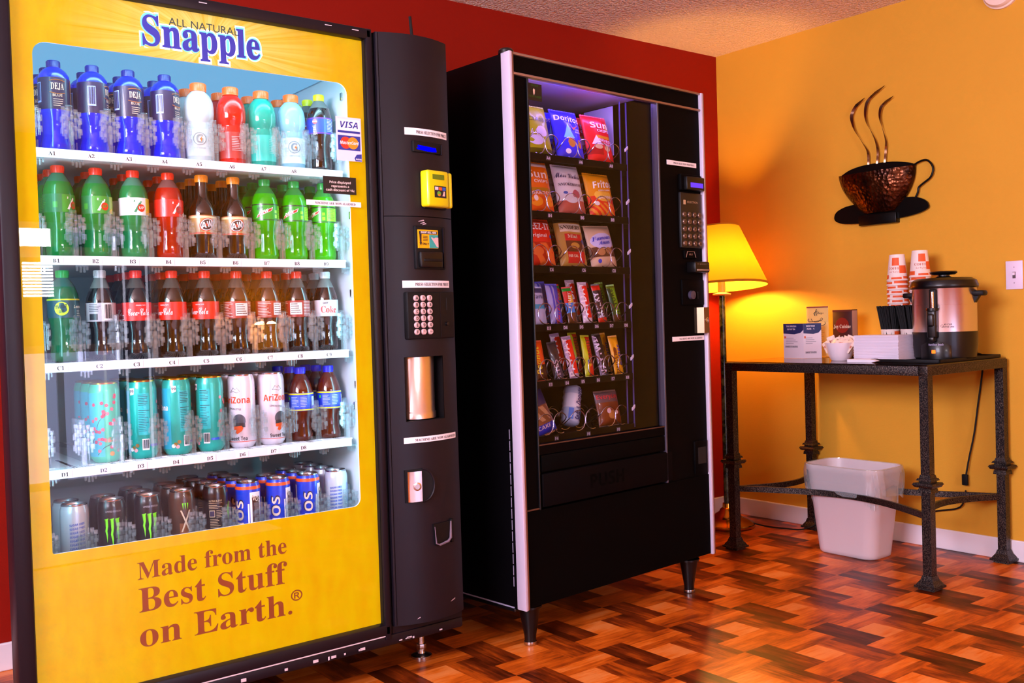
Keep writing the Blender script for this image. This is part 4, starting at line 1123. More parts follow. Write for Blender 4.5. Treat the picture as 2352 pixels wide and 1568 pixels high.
mb = MB(); mb.rbox(0.836, 0.905, -0.001, 0.01, 1.223, 1.254, .004); mb.tube([(0.842, -.002, 1.228), (0.85, -.002, 1.249), (0.89, -.002, 1.249), (0.899, -.002, 1.228)], .0012, 5, 1); mb.text('BILLS', .006, flatXZ(0.87, -.0022, 1.236), 1, sty='boldit')
mb.build('bill_sign', [SBM, pm('8a6a5c', .5)], snk, recalc=False)
mb = MB(); mb.rbox(0.858, 0.945, -0.030, 0.015, 1.172, 1.212, .006); mb.rbox(0.866, 0.938, -0.034, -0.02, 1.178, 1.184, .001, 1); mb.text('INSERT BILL FACE UP', .005, flatXZ(0.902, -.0308, 1.200), 1, w=.04); mb.text('V', .007, flatXZ(0.872, -.0308, 1.199), 1); mb.text('V', .007, flatXZ(0.932, -.0308, 1.199), 1)
mb.build('bill_acceptor', [BLACK, pm('8f7868', .5)], snk, recalc=False)
mb = MB(); mb.rbox(0.820, 0.948, 0.002, 0.02, 1.055, 1.148, .004); mb.lathe([(0, 0), (.016, 0), (.015, .012), (0, .014)], 16, 1, T=lambda p: Vector((0.868+p.x, .002-p.z, 1.092+p.y))); mb.rbox(0.905, 0.909, -.002, .01, 1.078, 1.104, .001, 2)
mb.build('coin_slot', [SBM, pm('4a4458', .3, .3), pm('000000', .8)], snk)
mb = MB(); mb.prism([(0.893, -.004), (0.906, -.026), (0.936, -.026), (0.944, -.004), (0.944, .02), (0.893, .02)], 0.953, 1.046, T=lambda p: Vector((p.x, p.z, p.y)))
o = mb.build('lock_handle', [pm('8f7860', .35, 1.0)], snk, smooth=20)
mb = MB(); mb.lathe([(0, 0), (.010, 0), (.010, .003), (.006, .004), (.006, .001), (0, .001)], 16, T=lambda p: Vector((0.922+p.x, -.026-p.z, 1.0+p.y))); mb.build('lock_barrel', [STEEL], o)
mb = MB(); mb.rbox(0.868, 0.943, 0.001, 0.02, 0.44, 0.56, .004); mb.box(0.885, 0.932, 0.0, 0.004, 0.475, 0.535, 1); mb.build('coin_return_cup', [SBM, pm('020202', .8)], snk)
mb = MB(); mb.rbox(0.095, 0.700, 0.004, 0.02, 0.545, 0.598, .004); mb.build('lower_sill', [pm('040303', .7, spec=.05)], snk)
mb = MB(); mb.rbox(0.095, 0.735, 0.000, 0.02, 0.436, 0.540, .004)
mb.text('PUSH', .044, flatXZ(0.390, -0.0008, 0.468), 1, w=.165, sty='bold')
mb.build('push_flap', [pm('070405', .7, spec=.05), pm('010101', .8, spec=.05)], snk, recalc=False)
mb = MB(); mb.box(0.022, 0.95, 0.004, 0.012, 0.136, 0.430); mb.build('kick_panel', [pm('030202', .7, spec=.04)], snk, smooth=0)
for x, y in ((0.075, 0.06), (0.868, 0.045), (0.09, 0.78), (0.88, 0.78)):
    mb = MB(); mb.lathe([(0, .012), (.018, .012), (.019, .03), (.034, .118), (.04, .12), (.04, .126), (0, .126)], 18, c=(x, y, 0))
    o = mb.build('leg', [BLACK], snk)
    mb = MB(); mb.lathe([(0, 0), (.019, 0), (.021, .004), (.020, .012), (0, .013)], 16, c=(x, y, 0)); mb.build('leg_foot', [STEEL], o)
# trays with wire coils
def coil(rad, turns, y0, pitch, sgn):
    pts = []
    n = 22
    for k in range(int(turns*n)+1):
        t_ = k/n
        fr = t_-math.floor(t_)
        st = 0 if fr < .70 else (fr-.70)/.30
        st = st*st*(3-2*st)
        a = R(250) + 2*PI*t_*sgn if sgn > 0 else R(290)-2*PI*t_
        pts.append((rad*math.cos(a), y0+pitch*(math.floor(t_)+st)+0.006*fr, rad+rad*math.sin(a)))
    return pts
WIRE = pm('b8b4c8', .25, 1.0)
def coil_mesh(rad, wire, y0, pitch, sgn, turns=4.0):
    m2 = MB(); m2.tube(coil(rad, turns, y0, pitch, sgn), wire, 6)
    if rad > .036: m2.rbox(.030, .040, y0-.002, y0, .030, .066, .001)
    return m2
ZS = {'A': 1.556, 'B': 1.371, 'C': 1.196, 'D': 1.007, 'E': 0.825, 'F': 0.648}
BAGX = (0.232, 0.384, 0.535)
BARX = (0.212, 0.288, 0.364, 0.439, 0.514, 0.590)
protoc = {}
for s, z in ZS.items():
    mb = MB(); mb.box(0.095, 0.622, 0.082, 0.68, z-.010, z-.006); mb.box(0.095, 0.622, 0.076, 0.083, z-.026, z-.003)
    for x in (BAGX if s in 'ABCF' else BARX):
        dx = .076 if s in 'ABCF' else .038
        mb.box(x-dx-.001, x-dx+.001, 0.13, 0.68, z-.006, z+.045)
    mb.rbox(0.617, 0.634, 0.078, 0.084, z+.045, z+.058, .003, 1, T=lambda p: Vector((p.x, p.y, p.z+(p.x-.625)*.7))); mb.box(0.619, 0.621, 0.08, 0.096, z-.04, z+.06)
    tr = mb.build('tray', [pm('040305', .5, spec=.06), pm('c8c0d8', .4)], snk, smooth=0)
    for i, x in enumerate(BAGX if s in 'ABCF' else BARX):
        m2 = MB(); m2.box(x-.010, x+.010, .0735, .0755, z-.023, z-.008, 1); m2.text('%s%d' % (s, (i*2+4) if s in 'ABCF' else i+3), .010, flatXZ(x, .073, z-.021), 0, sty='bold'); m2.build('slot_tag', [pm('c8c0e8', .5), pm('1c1a24', .5)], tr, smooth=0, recalc=False)
        for sg in ((1, -1) if s in 'ABCF' else (-1,)):
            k = (s in 'ABCF', sg)
            if k not in protoc:
                protoc[k] = o = (coil_mesh(.034, .0017, .085, .062, sg) if k[0] else coil_mesh(.034, .0019, .085, .046, sg, 5.0)).build('coil', [WIRE], tr)
            else:
                o = protoc[k].copy(); COL.objects.link(o); o.parent = tr
            o.location = (x-.0345*sg*(1 if k[0] else 0), 0, z-.003)
# packets
def packet(name, label, cat, x, s, wd, ht, th, zones, texts, cols, y=.150, tilt=10, roll=0, group=None, crimp=True, yaw=0, deco=None):
    y = .094 if th > .03 else .102
    root = thing(name, label, cat, N2W(x, y+th*.5, ZS[s]-.004), NT_+R(yaw), group)
    root.rotation_euler = (R(-tilt), R(roll), NT_+R(yaw))
    def P(u, v, d=0.0, sd=-1):
        a, b = 2*u-1, 2*v-1
        edge = (1-abs(a)**2.6)*(1-abs(b)**5)
        wob = .0035*math.sin(9*u+4*v+x*40)*math.sin(7*v+x*90)*edge
        pin = 1-0.06*(1-abs(b))**.5 if crimp else 1
        return (a*wd/2*pin, sd*(th*.5*max(edge, 0)**.6+wob*.6+d), v*ht)
    m2 = MB()
    def mf(u, v):
        k = 0
        for zn in zones:
            if zn[0](u, v): k = zn[1]
        return k
    m2.grid(lambda u, v: P(u, v), 72, 96, 0, mf=mf) if th > .03 else m2.grid(lambda u, v: P(u, v), 36, 64, 0, mf=mf)
    m2.grid(lambda u, v: P(u, v, 0, 1), 10, 14, 0)
    m2_ = m2
    for t_ in texts:
        tx, tu, tv, h, wf, mi, sty, rot = t_
        tu -= .05 if crimp and th > .03 else 0
        m2.text(tx, h*ht*(.52 if rot > 60 else 1), lambda a, b: P(min(max(tu+a/wd, .01), .99), min(max(tv+b/ht, .01), .99), .0022), mi, w=(wf*wd if wf else None), sty=sty, rot=rot)
    if deco: deco(m2, P)
    m2.build('wrapper', [pm(c, .34, coat=.25, spec=.3) for c in cols], root, smooth=70, recalc=False)
    if crimp:
        m3 = MB()
        for vz in (0.0, 1.0):
            m3.grid(lambda u, v: ((2*u-1)*wd/2*.99, .0012*math.sin(u*70), vz*ht+(v-.5)*.010), 40, 1)
        m3.build('crimped_seal', [pm(cols[0], .3, coat=.3)], root, smooth=60, recalc=False)
    return root
def ell(cu, cv, ru, rv, mi, n=18, d=.0012, a=0):
    def f(m2, P):
        m2.add([P(cu+ru*math.cos(R(q))*math.cos(a)-rv*math.sin(R(q))*math.sin(a)*1, cv+rv*math.sin(R(q))*math.cos(a)+ru*math.cos(R(q))*math.sin(a), d) for q in range(0, 360, 360//n)]+[P(cu, cv, d)], [(k, (k+1) % n, n) for k in range(n)], mi)
    return f
def many(*fs):
    return lambda m2, P: [f(m2, P) for f in fs]
G1, G2, G3, G4, G5, G6 = ('snack bags on the top tray', 'snack bags on the second tray', 'snack bags on the third tray', 'candy bars on the fourth tray', 'candy bars on the fifth tray', 'pastries on the lowest tray')
BW, BH, BT = .132, .172, .046
hi = lambda a: (lambda u, v: v > a)
lo = lambda a: (lambda u, v: v < a)
SPEC = [
 ('A', 0, 'chip_bag', 'yellow-green potato chip bag', [(lambda u, v: (u-.6)**2*2+(v-.46)**2*6 < .07, 1), (lo(.12), 2)], [('CLASSIC', .62, .66, .075, .75, 3, '', 0), ('chips', .4, .40, .10, .5, 1, 'script', 0)], ['a8a80c', 'd8d0e0', '5a5a08', '1c1c10'], many(ell(.35, .28, .25, .10, 1)), BH),
 ('A', 1, 'chip_bag', 'blue tortilla chip bag', [(lambda u, v: abs(u-.42) < .30*(.72-v)*2.2 and .42 < v < .72, 1), (lambda u, v: (u-.48)**2*3+(v-.33)**2*5 < .05 and v < .45, 2)], [('Doritos', .52, .755, .11, .86, 3, 'bold', -3), ('COOL', .84, .58, .035, .2, 3, 'bold', 0), ('RANCH', .84, .53, .035, .24, 3, 'bold', 0)], ['2424e0', '7fd8e8', 'c8862c', 'e8e4f4', 'c84818'], many(lambda m2, P: m2.add([P(.50, .72, .0025), P(.62, .58, .0025), P(.82, .70, .0025), P(.62, .63, .0025)], [(0, 1, 3), (1, 2, 3)], 4), ell(.3, .14, .10, .05, 3), ell(.75, .3, .07, .09, 2)), BH),
 ('A', 2, 'chip_bag', 'red multigrain chip bag', [(lambda u, v: .50 < v < .56 and u > .3, 1), (lambda u, v: abs(u-.30) < (.56-v)*.9 and .38 < v < .58, 2), (lambda u, v: .16 < v < .30 and u < .5, 3)], [('Sun', .55, .715, .13, .66, 2, 'bold', 0), ('CHIPS', .66, .635, .055, .50, 2, 'bold', 0), ('HARVEST', .62, .42, .06, .7, 2, 'bold', -4), ('CHEDDAR', .62, .35, .05, .6, 2, 'bold', -4)], ['d81420', 'd8901c', 'f0e0ec', 'a80c14', 'd8b080', 'e8b838'], many(ell(.34, .32, .14, .05, 4), ell(.66, .3, .12, .07, 4), ell(.8, .77, .1, .08, 5)), BH),
 ('B', 0, 'chip_bag', 'orange multigrain chip bag', [(lambda u, v: .40 < v < .47, 1), (hi(.90), 2), (lo(.30), 3)], [('Sun', .5, .66, .15, .68, 2, 'bold', 0), ('CHIPS', .60, .565, .06, .5, 2, 'bold', 0), ('GARDEN', .55, .33, .06, .66, 2, 'bold', 0)], ['d8680c', 'a87808', 'f0d8e4', 'd8500c', 'e89018', 'f0e0ec'], many(ell(.30, .20, .2, .1, 4), ell(.75, .20, .18, .1, 4), ell(.28, .26, .07, .06, 5), ell(.82, .74, .09, .1, 4)), BH),
 ('B', 1, 'chip_bag', 'white kettle chip bag with black lettering', [(lambda u, v: (u-.6)**2*4+(v-.40)**2*9 < .07, 1), (lo(.26), 2)], [('Miss Vickies', .5, .72, .10, .95, 3, 'script', -2), ('SMOKEHOUSE', .52, .56, .055, .82, 4, 'serif', 0)], ['d0cce0', 'a84c60', 'a85048', '20205c', '3c3450', '3050b0'], many(ell(.22, .42, .07, .03, 5), ell(.4, .28, .22, .07, 0)), BH),
 ('B', 2, 'chip_bag', 'orange corn chip bag', [(lo(.46), 1), (lambda u, v: (u-.5)**2+(v-.48)**2*5 < .11 and v < .56, 2), (lambda u, v: v < .30 and int(u*9+v*14) % 2 == 0, 3)], [('Fritos', .60, .655, .16, .80, 4, 'boldit', 5), ('CORN CHIPS', .6, .575, .035, .5, 4, 'bold', 5), ('ORIGINAL', .62, .40, .06, .6, 4, 'bold', 4)], ['d88c10', 'd8341c', 'e8b848', 'e08a2c', 'ece4f0', '3838b8'], many(ell(.2, .28, .08, .05, 4)), BH*.9),
 ('C', 0, 'cracker_bag', 'red cheese cracker bag', [(lo(.50), 1), (lambda u, v: v < .48 and int(u*5+v*4) % 2 == 0, 2)], [('CHEEZ-IT', .42, .76, .15, .98, 3, 'bold', 0), ('Original', .44, .60, .07, .6, 3, 'bold', 0)], ['d01c14', 'b01008', 'd8682c', 'f0e0ec', '3058c8'], many(ell(.88, .62, .06, .04, 4), ell(.3, .3, .2, .1, 2), ell(.72, .26, .18, .12, 2)), BH*.92),
 ('C', 1, 'pretzel_bag', 'tan pretzel bag with red panel', [(hi(.86), 1), (lambda u, v: .68 < v < .84 and .10 < u < .9, 2), (lambda u, v: .50 < v < .64 and .2 < u < .8, 3), (lambda u, v: .28 < v < .50 and .2 < u < .8, 4), (lambda u, v: .06 < v < .28 and .2 < u < .82, 3)], [('SNYDERS', .5, .725, .075, .70, 5, 'serif', 0), ('Mini', .5, .55, .065, .38, 2, 'serif', 0), ('100', .32, .17, .05, .16, 2, 'bold', 0), ('CAL', .52, .17, .05, .16, 2, 'bold', 0)], ['a88038', '2c1c14', 'd8c8b8', 'b81420', '5a2c18', '1c140c', '3c3c90'], many(ell(.86, .48, .07, .05, 6), ell(.5, .4, .16, .06, 0)), BH*1.02),
 ('C', 2, 'cookie_bag', 'cream cookie bag with blue oval', [(lambda u, v: .24 < v < .48, 1), (lambda u, v: (u-.5)**2*3.2+(v-.62)**2*16 < .62, 2)], [('Famous', .5, .645, .095, .72, 3, 'ital', 6), ('Amos', .56, .54, .09, .5, 3, 'ital', 6)], ['c8a890', '5a3424', 'b8b4e8', '2838c0', 'a87850'], many(ell(.32, .36, .15, .09, 4), ell(.64, .38, .15, .09, 4), ell(.22, .14, .06, .05, 3)), BH*.86),
]
for (s, i, nm, desc, zones, texts, cols, deco, ht) in SPEC:
    rowname = {'A': 'top', 'B': 'second', 'C': 'third'}[s]
    g_ = {'A': G1, 'B': G2, 'C': G3}[s]
    pos = ('left', 'middle', 'right')[i]
    rl = -2 if s == 'C' and i == 2 else 0
    p = packet(nm, desc+', front of the %s column, %s snack tray' % (pos, rowname), 'bag', BAGX[i], s, BW, ht, BT, zones, texts, cols, tilt=13, group=g_, deco=deco, roll=rl)
    q = dup(p)
    q.location = N2W(BAGX[i]-.004, .162+BT*.5, ZS[s]+.002)
    q.rotation_euler = (R(-13), R(-3), NT_)
    q['label'] = desc+', behind its twin, %s column of the %s tray' % (pos, rowname)
def vt(t_, u, v, h, wf, mi, sty='bold', rot=90): return (t_, u, v, h, wf, mi, sty, rot)
BARS = [
 ('D', 0, 'pale blue toaster pastry packet', .062, .122, .020, [(lambda u, v: .42 < v < .55, 1), (hi(.86), 2)], [('Tarts', .5, .70, .10, .7, 2, 'bold', 0)], ['a8b0e0', '2c9ad0', '3c3c70'], 0),
 ('D', 1, 'silvery blue candy bar with red script', .056, .132, .020, [(lambda u, v: u < .28, 1), (lambda u, v: .42 < u < .52, 1)], [vt('Musketeers', .80, .42, .26, None, 2, 'script', 80)], ['4a48d8', 'a0a4f0', 'c82848'], 0),
 ('D', 2, 'colourful fruit candy packet', .044, .122, .018, [(lo(.58), 1), (lambda u, v: v < .3, 2), (lambda u, v: .58 < v < .8 and u > .35, 3), (hi(.9), 4)], [vt('FRUIT', .55, .64, .22, None, 5, 'bold', 80)], ['c81c1c', '2c78d8', '5a3018', 'd8b020', '1c9a30', 'e8d8e8'], 6),
 ('D', 3, 'white and red candy bar with block letters', .046, .138, .022, [(lambda u, v: .30 < u < .86 and .12 < v < .93, 1)], [vt('PAYDAY', .42, .53, .34, None, 2, 'bold', 90)], ['d0b8d4', 'd8140c', 'f0e0ec'], 0),
 ('D', 4, 'dark brown candy bar with silver letters', .044, .132, .020, [(lo(.12), 1), (hi(.86), 1)], [vt('MILKY', .42, .48, .30, None, 2, 'bold', 96)], ['2c1420', 'c81c14', 'c8c0d8'], 7),
 ('D', 5, 'green granola bar', .044, .130, .016, [(lambda u, v: u < .3, 1), (lo(.2), 2), (hi(.93), 3)], [vt('NATURE', .60, .55, .26, None, 4, 'bold', 98)], ['6a9a10', '14401c', '3c2014', '5a6a10', '14300c'], 8),
 ('E', 0, 'orange peanut butter cup packet', .050, .128, .018, [(lo(.4), 1)], [vt('Peanut', .45, .52, .3, None, 2, 'boldit', 90)], ['d84c0c', '401808', 'd8c020'], 2),
 ('E', 1, 'purple-brown candy bar with pale letters', .044, .122, .016, [(lambda u, v: v < .35 and u > .3, 1)], [vt('BITES', .58, .25, .3, None, 2, 'bold', 96)], ['2c2030', '3c3050', 'b8a8c8'], 8),
 ('E', 2, 'red candy bar with white block letters', .046, .138, .020, [(lambda u, v: .24 < u < .90 and .10 < v < .93, 1)], [vt('PAYDAY', .40, .53, .34, None, 2, 'bold', 94)], ['b8a0c8', 'd81c14', 'f0e0ec'], 8),
 ('E', 3, 'yellow and red candy packet', .044, .138, .020, [(lambda u, v: u > .38, 1), (lambda u, v: (u-.5)**2*2+(v-.32)**2*12 < .08, 2), (lambda u, v: (u-.38)**2*3+(v-.36)**2*20 < .04, 3)], [vt('PEANUT', .72, .62, .22, None, 4, 'bold', 90)], ['b8c010', 'c01c10', 'd8a01c', '2c60c8', '5a3018'], -4),
 ('E', 4, 'black candy bar with white block letters', .044, .142, .020, [(lambda u, v: u < .2, 1)], [vt('WAYTWIX', .45, .50, .32, None, 2, 'bold', 97)], ['1c101c', '7a6a88', 'c8b8d8'], 8),
 ('E', 5, 'yellow candy bar with blue letters', .048, .132, .018, [(lambda u, v: (u-.35)**2*3+(v-.62)**2*10 < .10, 1)], [vt('Butter', .85, .50, .24, None, 2, 'bold', 92), vt('FINGER', .45, .30, .22, None, 1, 'bold', 92)], ['d89a10', '7a3c10', '3030a0'], 4),
]
for (s, i, desc, wd, ht, th, zones, texts, cols, roll) in BARS:
    rn = {'D': 'fourth', 'E': 'fifth'}[s]
    p = packet('candy_bar', desc+', front on the %s snack tray' % rn, 'candy', BARX[i], s, wd, ht, th, zones, texts, cols, y=.143, tilt=11, roll=-roll*.6, group=G4 if s == 'D' else G5)
    if (s, i) not in (('E', 1), ('E', 4)):
        q = dup(p); q.location = N2W(BARX[i]-.006, .150+th*.5, ZS[s]+.006); q.rotation_euler = (R(-11), R(-2-roll*.4), NT_)
        q['label'] = desc+', behind its twin on the %s snack tray' % rn
packet('pastry_packet', 'blue and brown pastry packet leaning at the left of the lowest tray', 'pastry', BAGX[0]-.012, 'F', .115, .150, .040, [(lo(.22), 1), (lambda u, v: v > .62, 2), (lambda u, v: .28 < v < .6 and int(u*6+v*5) % 2 == 0, 3)], [('CAKE', .5, .12, .08, .5, 4, 'bold', 0)], ['7a4a30', '1c28b8', '2c2058', 'b08868', 'c8b8d8'], tilt=16, roll=-14, group=G6)
packet('pastry_packet', 'clear honey bun packet with red lettering at the right of the lowest tray', 'pastry', BAGX[2]+.004, 'F', .118, .118, .040, [(lambda u, v: v < .68, 1), (lambda u, v: (u-.5)**2+(v-.3)**2*2 < .03, 2)], [('Everyday', .5, .78, .13, .86, 3, 'bold', 0)], ['5a4450', '6a2c10', 'b87840', 'b82838', 'd8b8c8'], tilt=12, group=G6, deco=many(ell(.35, .42, .08, .08, 4), ell(.7, .36, .09, .06, 4)))
# tube of little doughnuts, leaning right
dn = thing('doughnut_pack', 'white and blue tube of mini doughnuts leaning in the lowest tray', 'pastry', N2W(.352, .130, ZS['F']+.014), NT_, G6)
dn.rotation_euler = (R(-14), R(24), NT_)
mb = MB(); pr = [(0, 0), (.02, 0), (.030, .006)]
for k in range(6): pr += [(.0325, .012+k*.021), (.030, .022+k*.021)]
pr += [(.028, .136), (.016, .143), (0, .143)]
mb.lathe([(r, z, 1 if .045 < z < .10 else 0) for r, z in pr], 28)
mb.text('Soft & Donuts', .024, lambda a, b: (.0336*math.cos(R(-88)-b/.0336+.35), .0336*math.sin(R(-88)-b/.0336+.35), .070+a), 2, w=.118, sty='boldit')
mb.cpatch(.0334, 20, 60, .02, .06, 3); mb.cpatch(.0334, -60, -30, .01, .05, 3)
mb.build('wrapper', [pm('a8b8d8', .3, coat=.4), pm('d0d4e8', .3, coat=.4), pm('1c2470', .4), pm('4a7ad8', .4)], dn, smooth=60, recalc=False)
# ------------------------------------------------------------------ the coffee corner
def hammered():
    t = NT('hammered_metal')
    o = t.obj()
    n1 = t.noise(o, 240.0, 3.0)
    x, y, z = t.sep(o)
    n2 = t.noise(t.vec(t.m('MULTIPLY', x, 420.0), t.m('MULTIPLY', y, 420.0), t.m('MULTIPLY', z, 220.0)), 1.0, 2.0)
    c = t.mix(t.ramp(n2, 0.46, 0.72), (0.010, 0.007, 0.009), (0.15, 0.115, 0.09))
    return t.done(t.pr(c, 0.38, 0.75, normal=t.bump(n1, 0.5, 0.003)))
HAM = hammered()
TX0, TX1, TY0, TY1, TH = 1.692, 2.288, -0.190, 0.735, 0.810
tb = thing('console_table', 'dark hammered metal table with glass top against the yellow wall', 'table', ((TX0+TX1)/2, (TY0+TY1)/2, 0))
OX, OY = -(TX0+TX1)/2, -(TY0+TY1)/2
TT = lambda p: Vector((p[0]+OX, p[1]+OY, p[2]))
mb = MB(TT)
for a in ((TX0, TX1, TY0, TY0+.036), (TX0, TX1, TY1-.036, TY1), (TX0, TX0+.036, TY0+.036, TY1-.036), (TX1-.036, TX1, TY0+.036, TY1-.036)):
    mb.rbox(a[0], a[1], a[2], a[3], TH-.036, TH-.001, .002)
mb.build('top_frame', [HAM], tb)
mb = MB(TT); mb.box(TX0+.004, TX1-.004, TY0+.004, TY1-.004, TH-.001, TH+.004)
mb.build('glass_top', [clear_mat('smoked_glass', (0.55, 0.5, 0.5), 0.0, 0.08, 0.02)], tb, smooth=0)
def sq(mb, x, y, w_, z0, z1, w2=None):
    w2 = w2 or w_
    vs = [(x+a*w_, y+b*w_, z0) for a, b in ((-1, -1), (1, -1), (1, 1), (-1, 1))]+[(x+a*w2, y+b*w2, z1) for a, b in ((-1, -1), (1, -1), (1, 1), (-1, 1))]
    mb.add(vs, [(3, 2, 1, 0), (4, 5, 6, 7)]+[(i, (i+1) % 4, (i+1) % 4+4, i+4) for i in range(4)])
LEGS = [(TX0+.018, TY0+.018), (TX1-.018, TY0+.018), (TX0+.018, TY1-.018), (TX1-.018, TY1-.018)]
for x, y in LEGS:
    mb = MB(TT); sq(mb, x, y, .0170, .05, TH-.036)
    lg = mb.build('leg', [HAM], tb, smooth=0)
    mb = MB(TT)
    for w_, z0, z1, w2 in ((.026, .352, .366, .024), (.034, .372, .380, .038), (.040, .380, .388, .036), (.022, .366, .372, None), (.022, .388, .396, None), (.030, .396, .404, .026), (.022, .404, .416, .019)):
        sq(mb, x, y, w_, z0, z1, w2)
    mb.build('collar', [HAM], lg, smooth=0)
    mb = MB(TT)
    for w_, z0, z1, w2 in ((.030, 0, .008, .028), (.040, .008, .016, .040), (.036, .016, .026, .030), (.030, .026, .034, .024), (.024, .034, .05, .019)):
        sq(mb, x, y, w_, z0, z1, w2)
    mb.build('leg_foot', [HAM], lg, smooth=0)
def arc(p, q, depth, n=20):
    p, q = Vector(p), Vector(q)
    mid, d = (p+q)/2, (q-p)
    cen = Vector(((TX0+TX1)/2, (TY0+TY1)/2, p.z))
    inward = (cen-mid).normalized()
    return [p+d*(i/n)+inward*depth*math.sin(PI*i/n) for i in range(n+1)]
for (i, j, d) in ((0, 2, .17), (1, 3, .17), (0, 1, .10), (2, 3, .10)):
    mb = MB(TT); mb.bar(arc((*LEGS[i], .262), (*LEGS[j], .262), d), .006, .012)
    mb.build('stretcher', [HAM], tb, smooth=60)
ZT = TH+.0045
# tray, urn
mb = MB(); mb.rbox(1.80, 2.262, -.178, .105, ZT, ZT+.008, .004); mb.rbox(1.80, 2.262, -.178, -.172, ZT, ZT+.013, .002); mb.rbox(1.80, 1.806, -.178, .105, ZT, ZT+.013, .002); mb.rbox(2.256, 2.262, -.178, .105, ZT, ZT+.013, .002); mb.rbox(1.80, 2.262, .099, .105, ZT, ZT+.013, .002)
tag(mb.build('serving_tray', [BLACKM]), 'flat black tray under the coffee urn', 'tray')
UX, UY, UZ = 2.03, -.075, ZT+.009
urn = thing('coffee_urn', 'stainless coffee urn with black lid, base and spigot on the table', 'coffee urn', (UX, UY, UZ), R(-80))
t = NT('urn_steel')
nz = t.noise(t.vec(0.0, 0.0, t.m('MULTIPLY', t.sep(t.obj())[2], 300.0)), 1.0, 2.0)
US = t.done(t.pr((0.76, 0.70, 0.70), t.m('MULTIPLY_ADD', nz, 0.10, 0.24), 1.0))
mb = MB(); mb.lathe([(.115, .095), (.116, .10), (.116, .268), (.119, .272)], 48); mb.text('45 CUP', .006, mb.cyl(.1166, 24, .128), 1, sty='bold'); mb.text('COFFEE URN', .005, mb.cyl(.1166, 24, .119), 1, sty='bold'); mb.tube([mb.cyl(.1166, 14, .125)(a, b) for a, b in circ(.005, 10)], .0006, 4, 1, closed=True)
mb.build('urn_body', [US, INK], urn, recalc=False)
mb = MB(); mb.lathe([(0, 0), (.108, 0), (.112, .004), (.117, .05), (.118, .102), (.113, .104)], 48); mb.lathe([(0, .0), (.07, 0), (.074, .05), (.05, .095), (0, .1)], 24, 0, c=(0, -.058, 0), a0=180, a1=360, sy=.93)
mb.ctext('Hamilton Beach', .0075, .1285, 4, .052, 1, w=.054, sty='bold')
bs = mb.build('urn_base', [BLACK, pm('a8a0c0', .5)], urn, recalc=False)
mb = MB(); mb.rbox(-.006, .006, -.1335, -.120, .022, .035, .002); mb.build('power_light', [emit_mat((1.0, .10, .01), 4.0)], bs)
mb = MB(); mb.lathe([(.120, .268), (.123, .272), (.123, .282), (.117, .298), (.100, .308), (.03, .312), (.022, .316), (.022, .322), (0, .322)], 48)
ld = mb.build('urn_lid', [BLACK], urn)
mb = MB(); mb.lathe([(0, .320), (.040, .322), (.047, .326), (.050, .331), (.046, .335), (0, .336)], 32); mb.build('lid_knob', [BLACK], ld)
for sg in (-1, 1):
    mb = MB(); mb.rbox(sg*.131-.022, sg*.131+.022, -.032, .032, .236, .256, .008, T=lambda p: Vector((p[0], p[1]*(1-.35*max(0, (abs(p[0])-.12)/.05)), p[2])))
    mb.prism([(sg*.112, .256), (sg*.144, .256), (sg*.112, .205)], -.014, .014)
    mb.build('handle', [BLACKM], urn)
mb = MB(); mb.rbox(-.017, .017, -.150, -.112, .080, .188, .008, 0, 3); mb.rbox(-.012, .012, -.162, -.142, .125, .172, .006, 0, 3); mb.rbox(-.011, .011, -.156, -.120, .068, .086, .005); mb.lathe([(.019, 0), (.023, 0), (.023, .010), (.019, .010), (.019, 0)], 24, c=(0, -.132, .184))
mb.build('spigot', [BLACK], urn)
mb = MB(); mb.rbox(-.0145, .0145, -.129, -.112, .175, .266, .006, 0, 3); mb.tube([(0, -.130, .188), (0, -.1305, .22), (0, -.130, .255)], .0065, 10, 1)
mb.build('sight_gauge', [BLACKM, CHROME], urn)
ca, sa = math.cos(R(80)), math.sin(R(80))
def toU(x, y, z):
    dx, dy = x-UX, y-UY
    return (dx*ca-dy*sa, dx*sa+dy*ca, z-UZ)
mb = MB(); mb.tube(curve([toU(*p) for p in ((2.12, -.06, .835), (2.26, -.085, .830), (2.293, -.09, .815), (2.300, -.088, .79), (2.298, -.080, .72), (2.300, -.060, .60), (2.300, -.045, .50), (2.296, -.024, .40), (2.292, -.012, .33))]), .0036, 8); mb.rbox(-.012, .012, -.010, .012, 0, .045, .003, T=lambda p: Vector(toU(2.290+p[1]*.5, -.008+p[0], .285+p[2])))
mb.build('power_cord', [BLACKM], urn)
# paper cups, nested mouth down in two stacks
CW = pm('ecdcd6', .6); CO = pm('e0561c', .6); CB = pm('b8502c', .6)
mb = MB(); mb.lathe([(.0285, .106), (.030, .108), (.0305, .105), (.0405, .006), (.0425, .004), (.0430, 0), (.0405, -.001), (.039, .003)], 28); mb.lathe([(0, .104), (.030, .104)], 28)
rr = lambda z: .0305+(.0405-.0305)*(.105-z)/.099+.0005
def cpz(a0, a1, z0, z1, m): mb.cpatch(rr(z0), a0, a1, z0, z1, m, 8, r1=rr(z1))
for a in (-40, 140):
    cpz(a, a+48, .062, .094, 1); cpz(a+48, a+100, .030, .062, 1); cpz(a-70, a-20, .008, .024, 1); cpz(a, a+60, .006, .014, 1); cpz(a+70, a+110, .008, .018, 1)
    mb.text('COFFEE', .010, lambda x, y: mb.cyl(rr(.05+y), a+20, .046+y)(x, 0), 2, sty='serif'); mb.text('hot & fresh', .006, lambda x, y: mb.cyl(rr(.035+y), a+20, .034+y)(x, 0), 2, sty='script')
cup = mb.build('paper_cup', [CW, CO, CB], None, recalc=False)
first = True
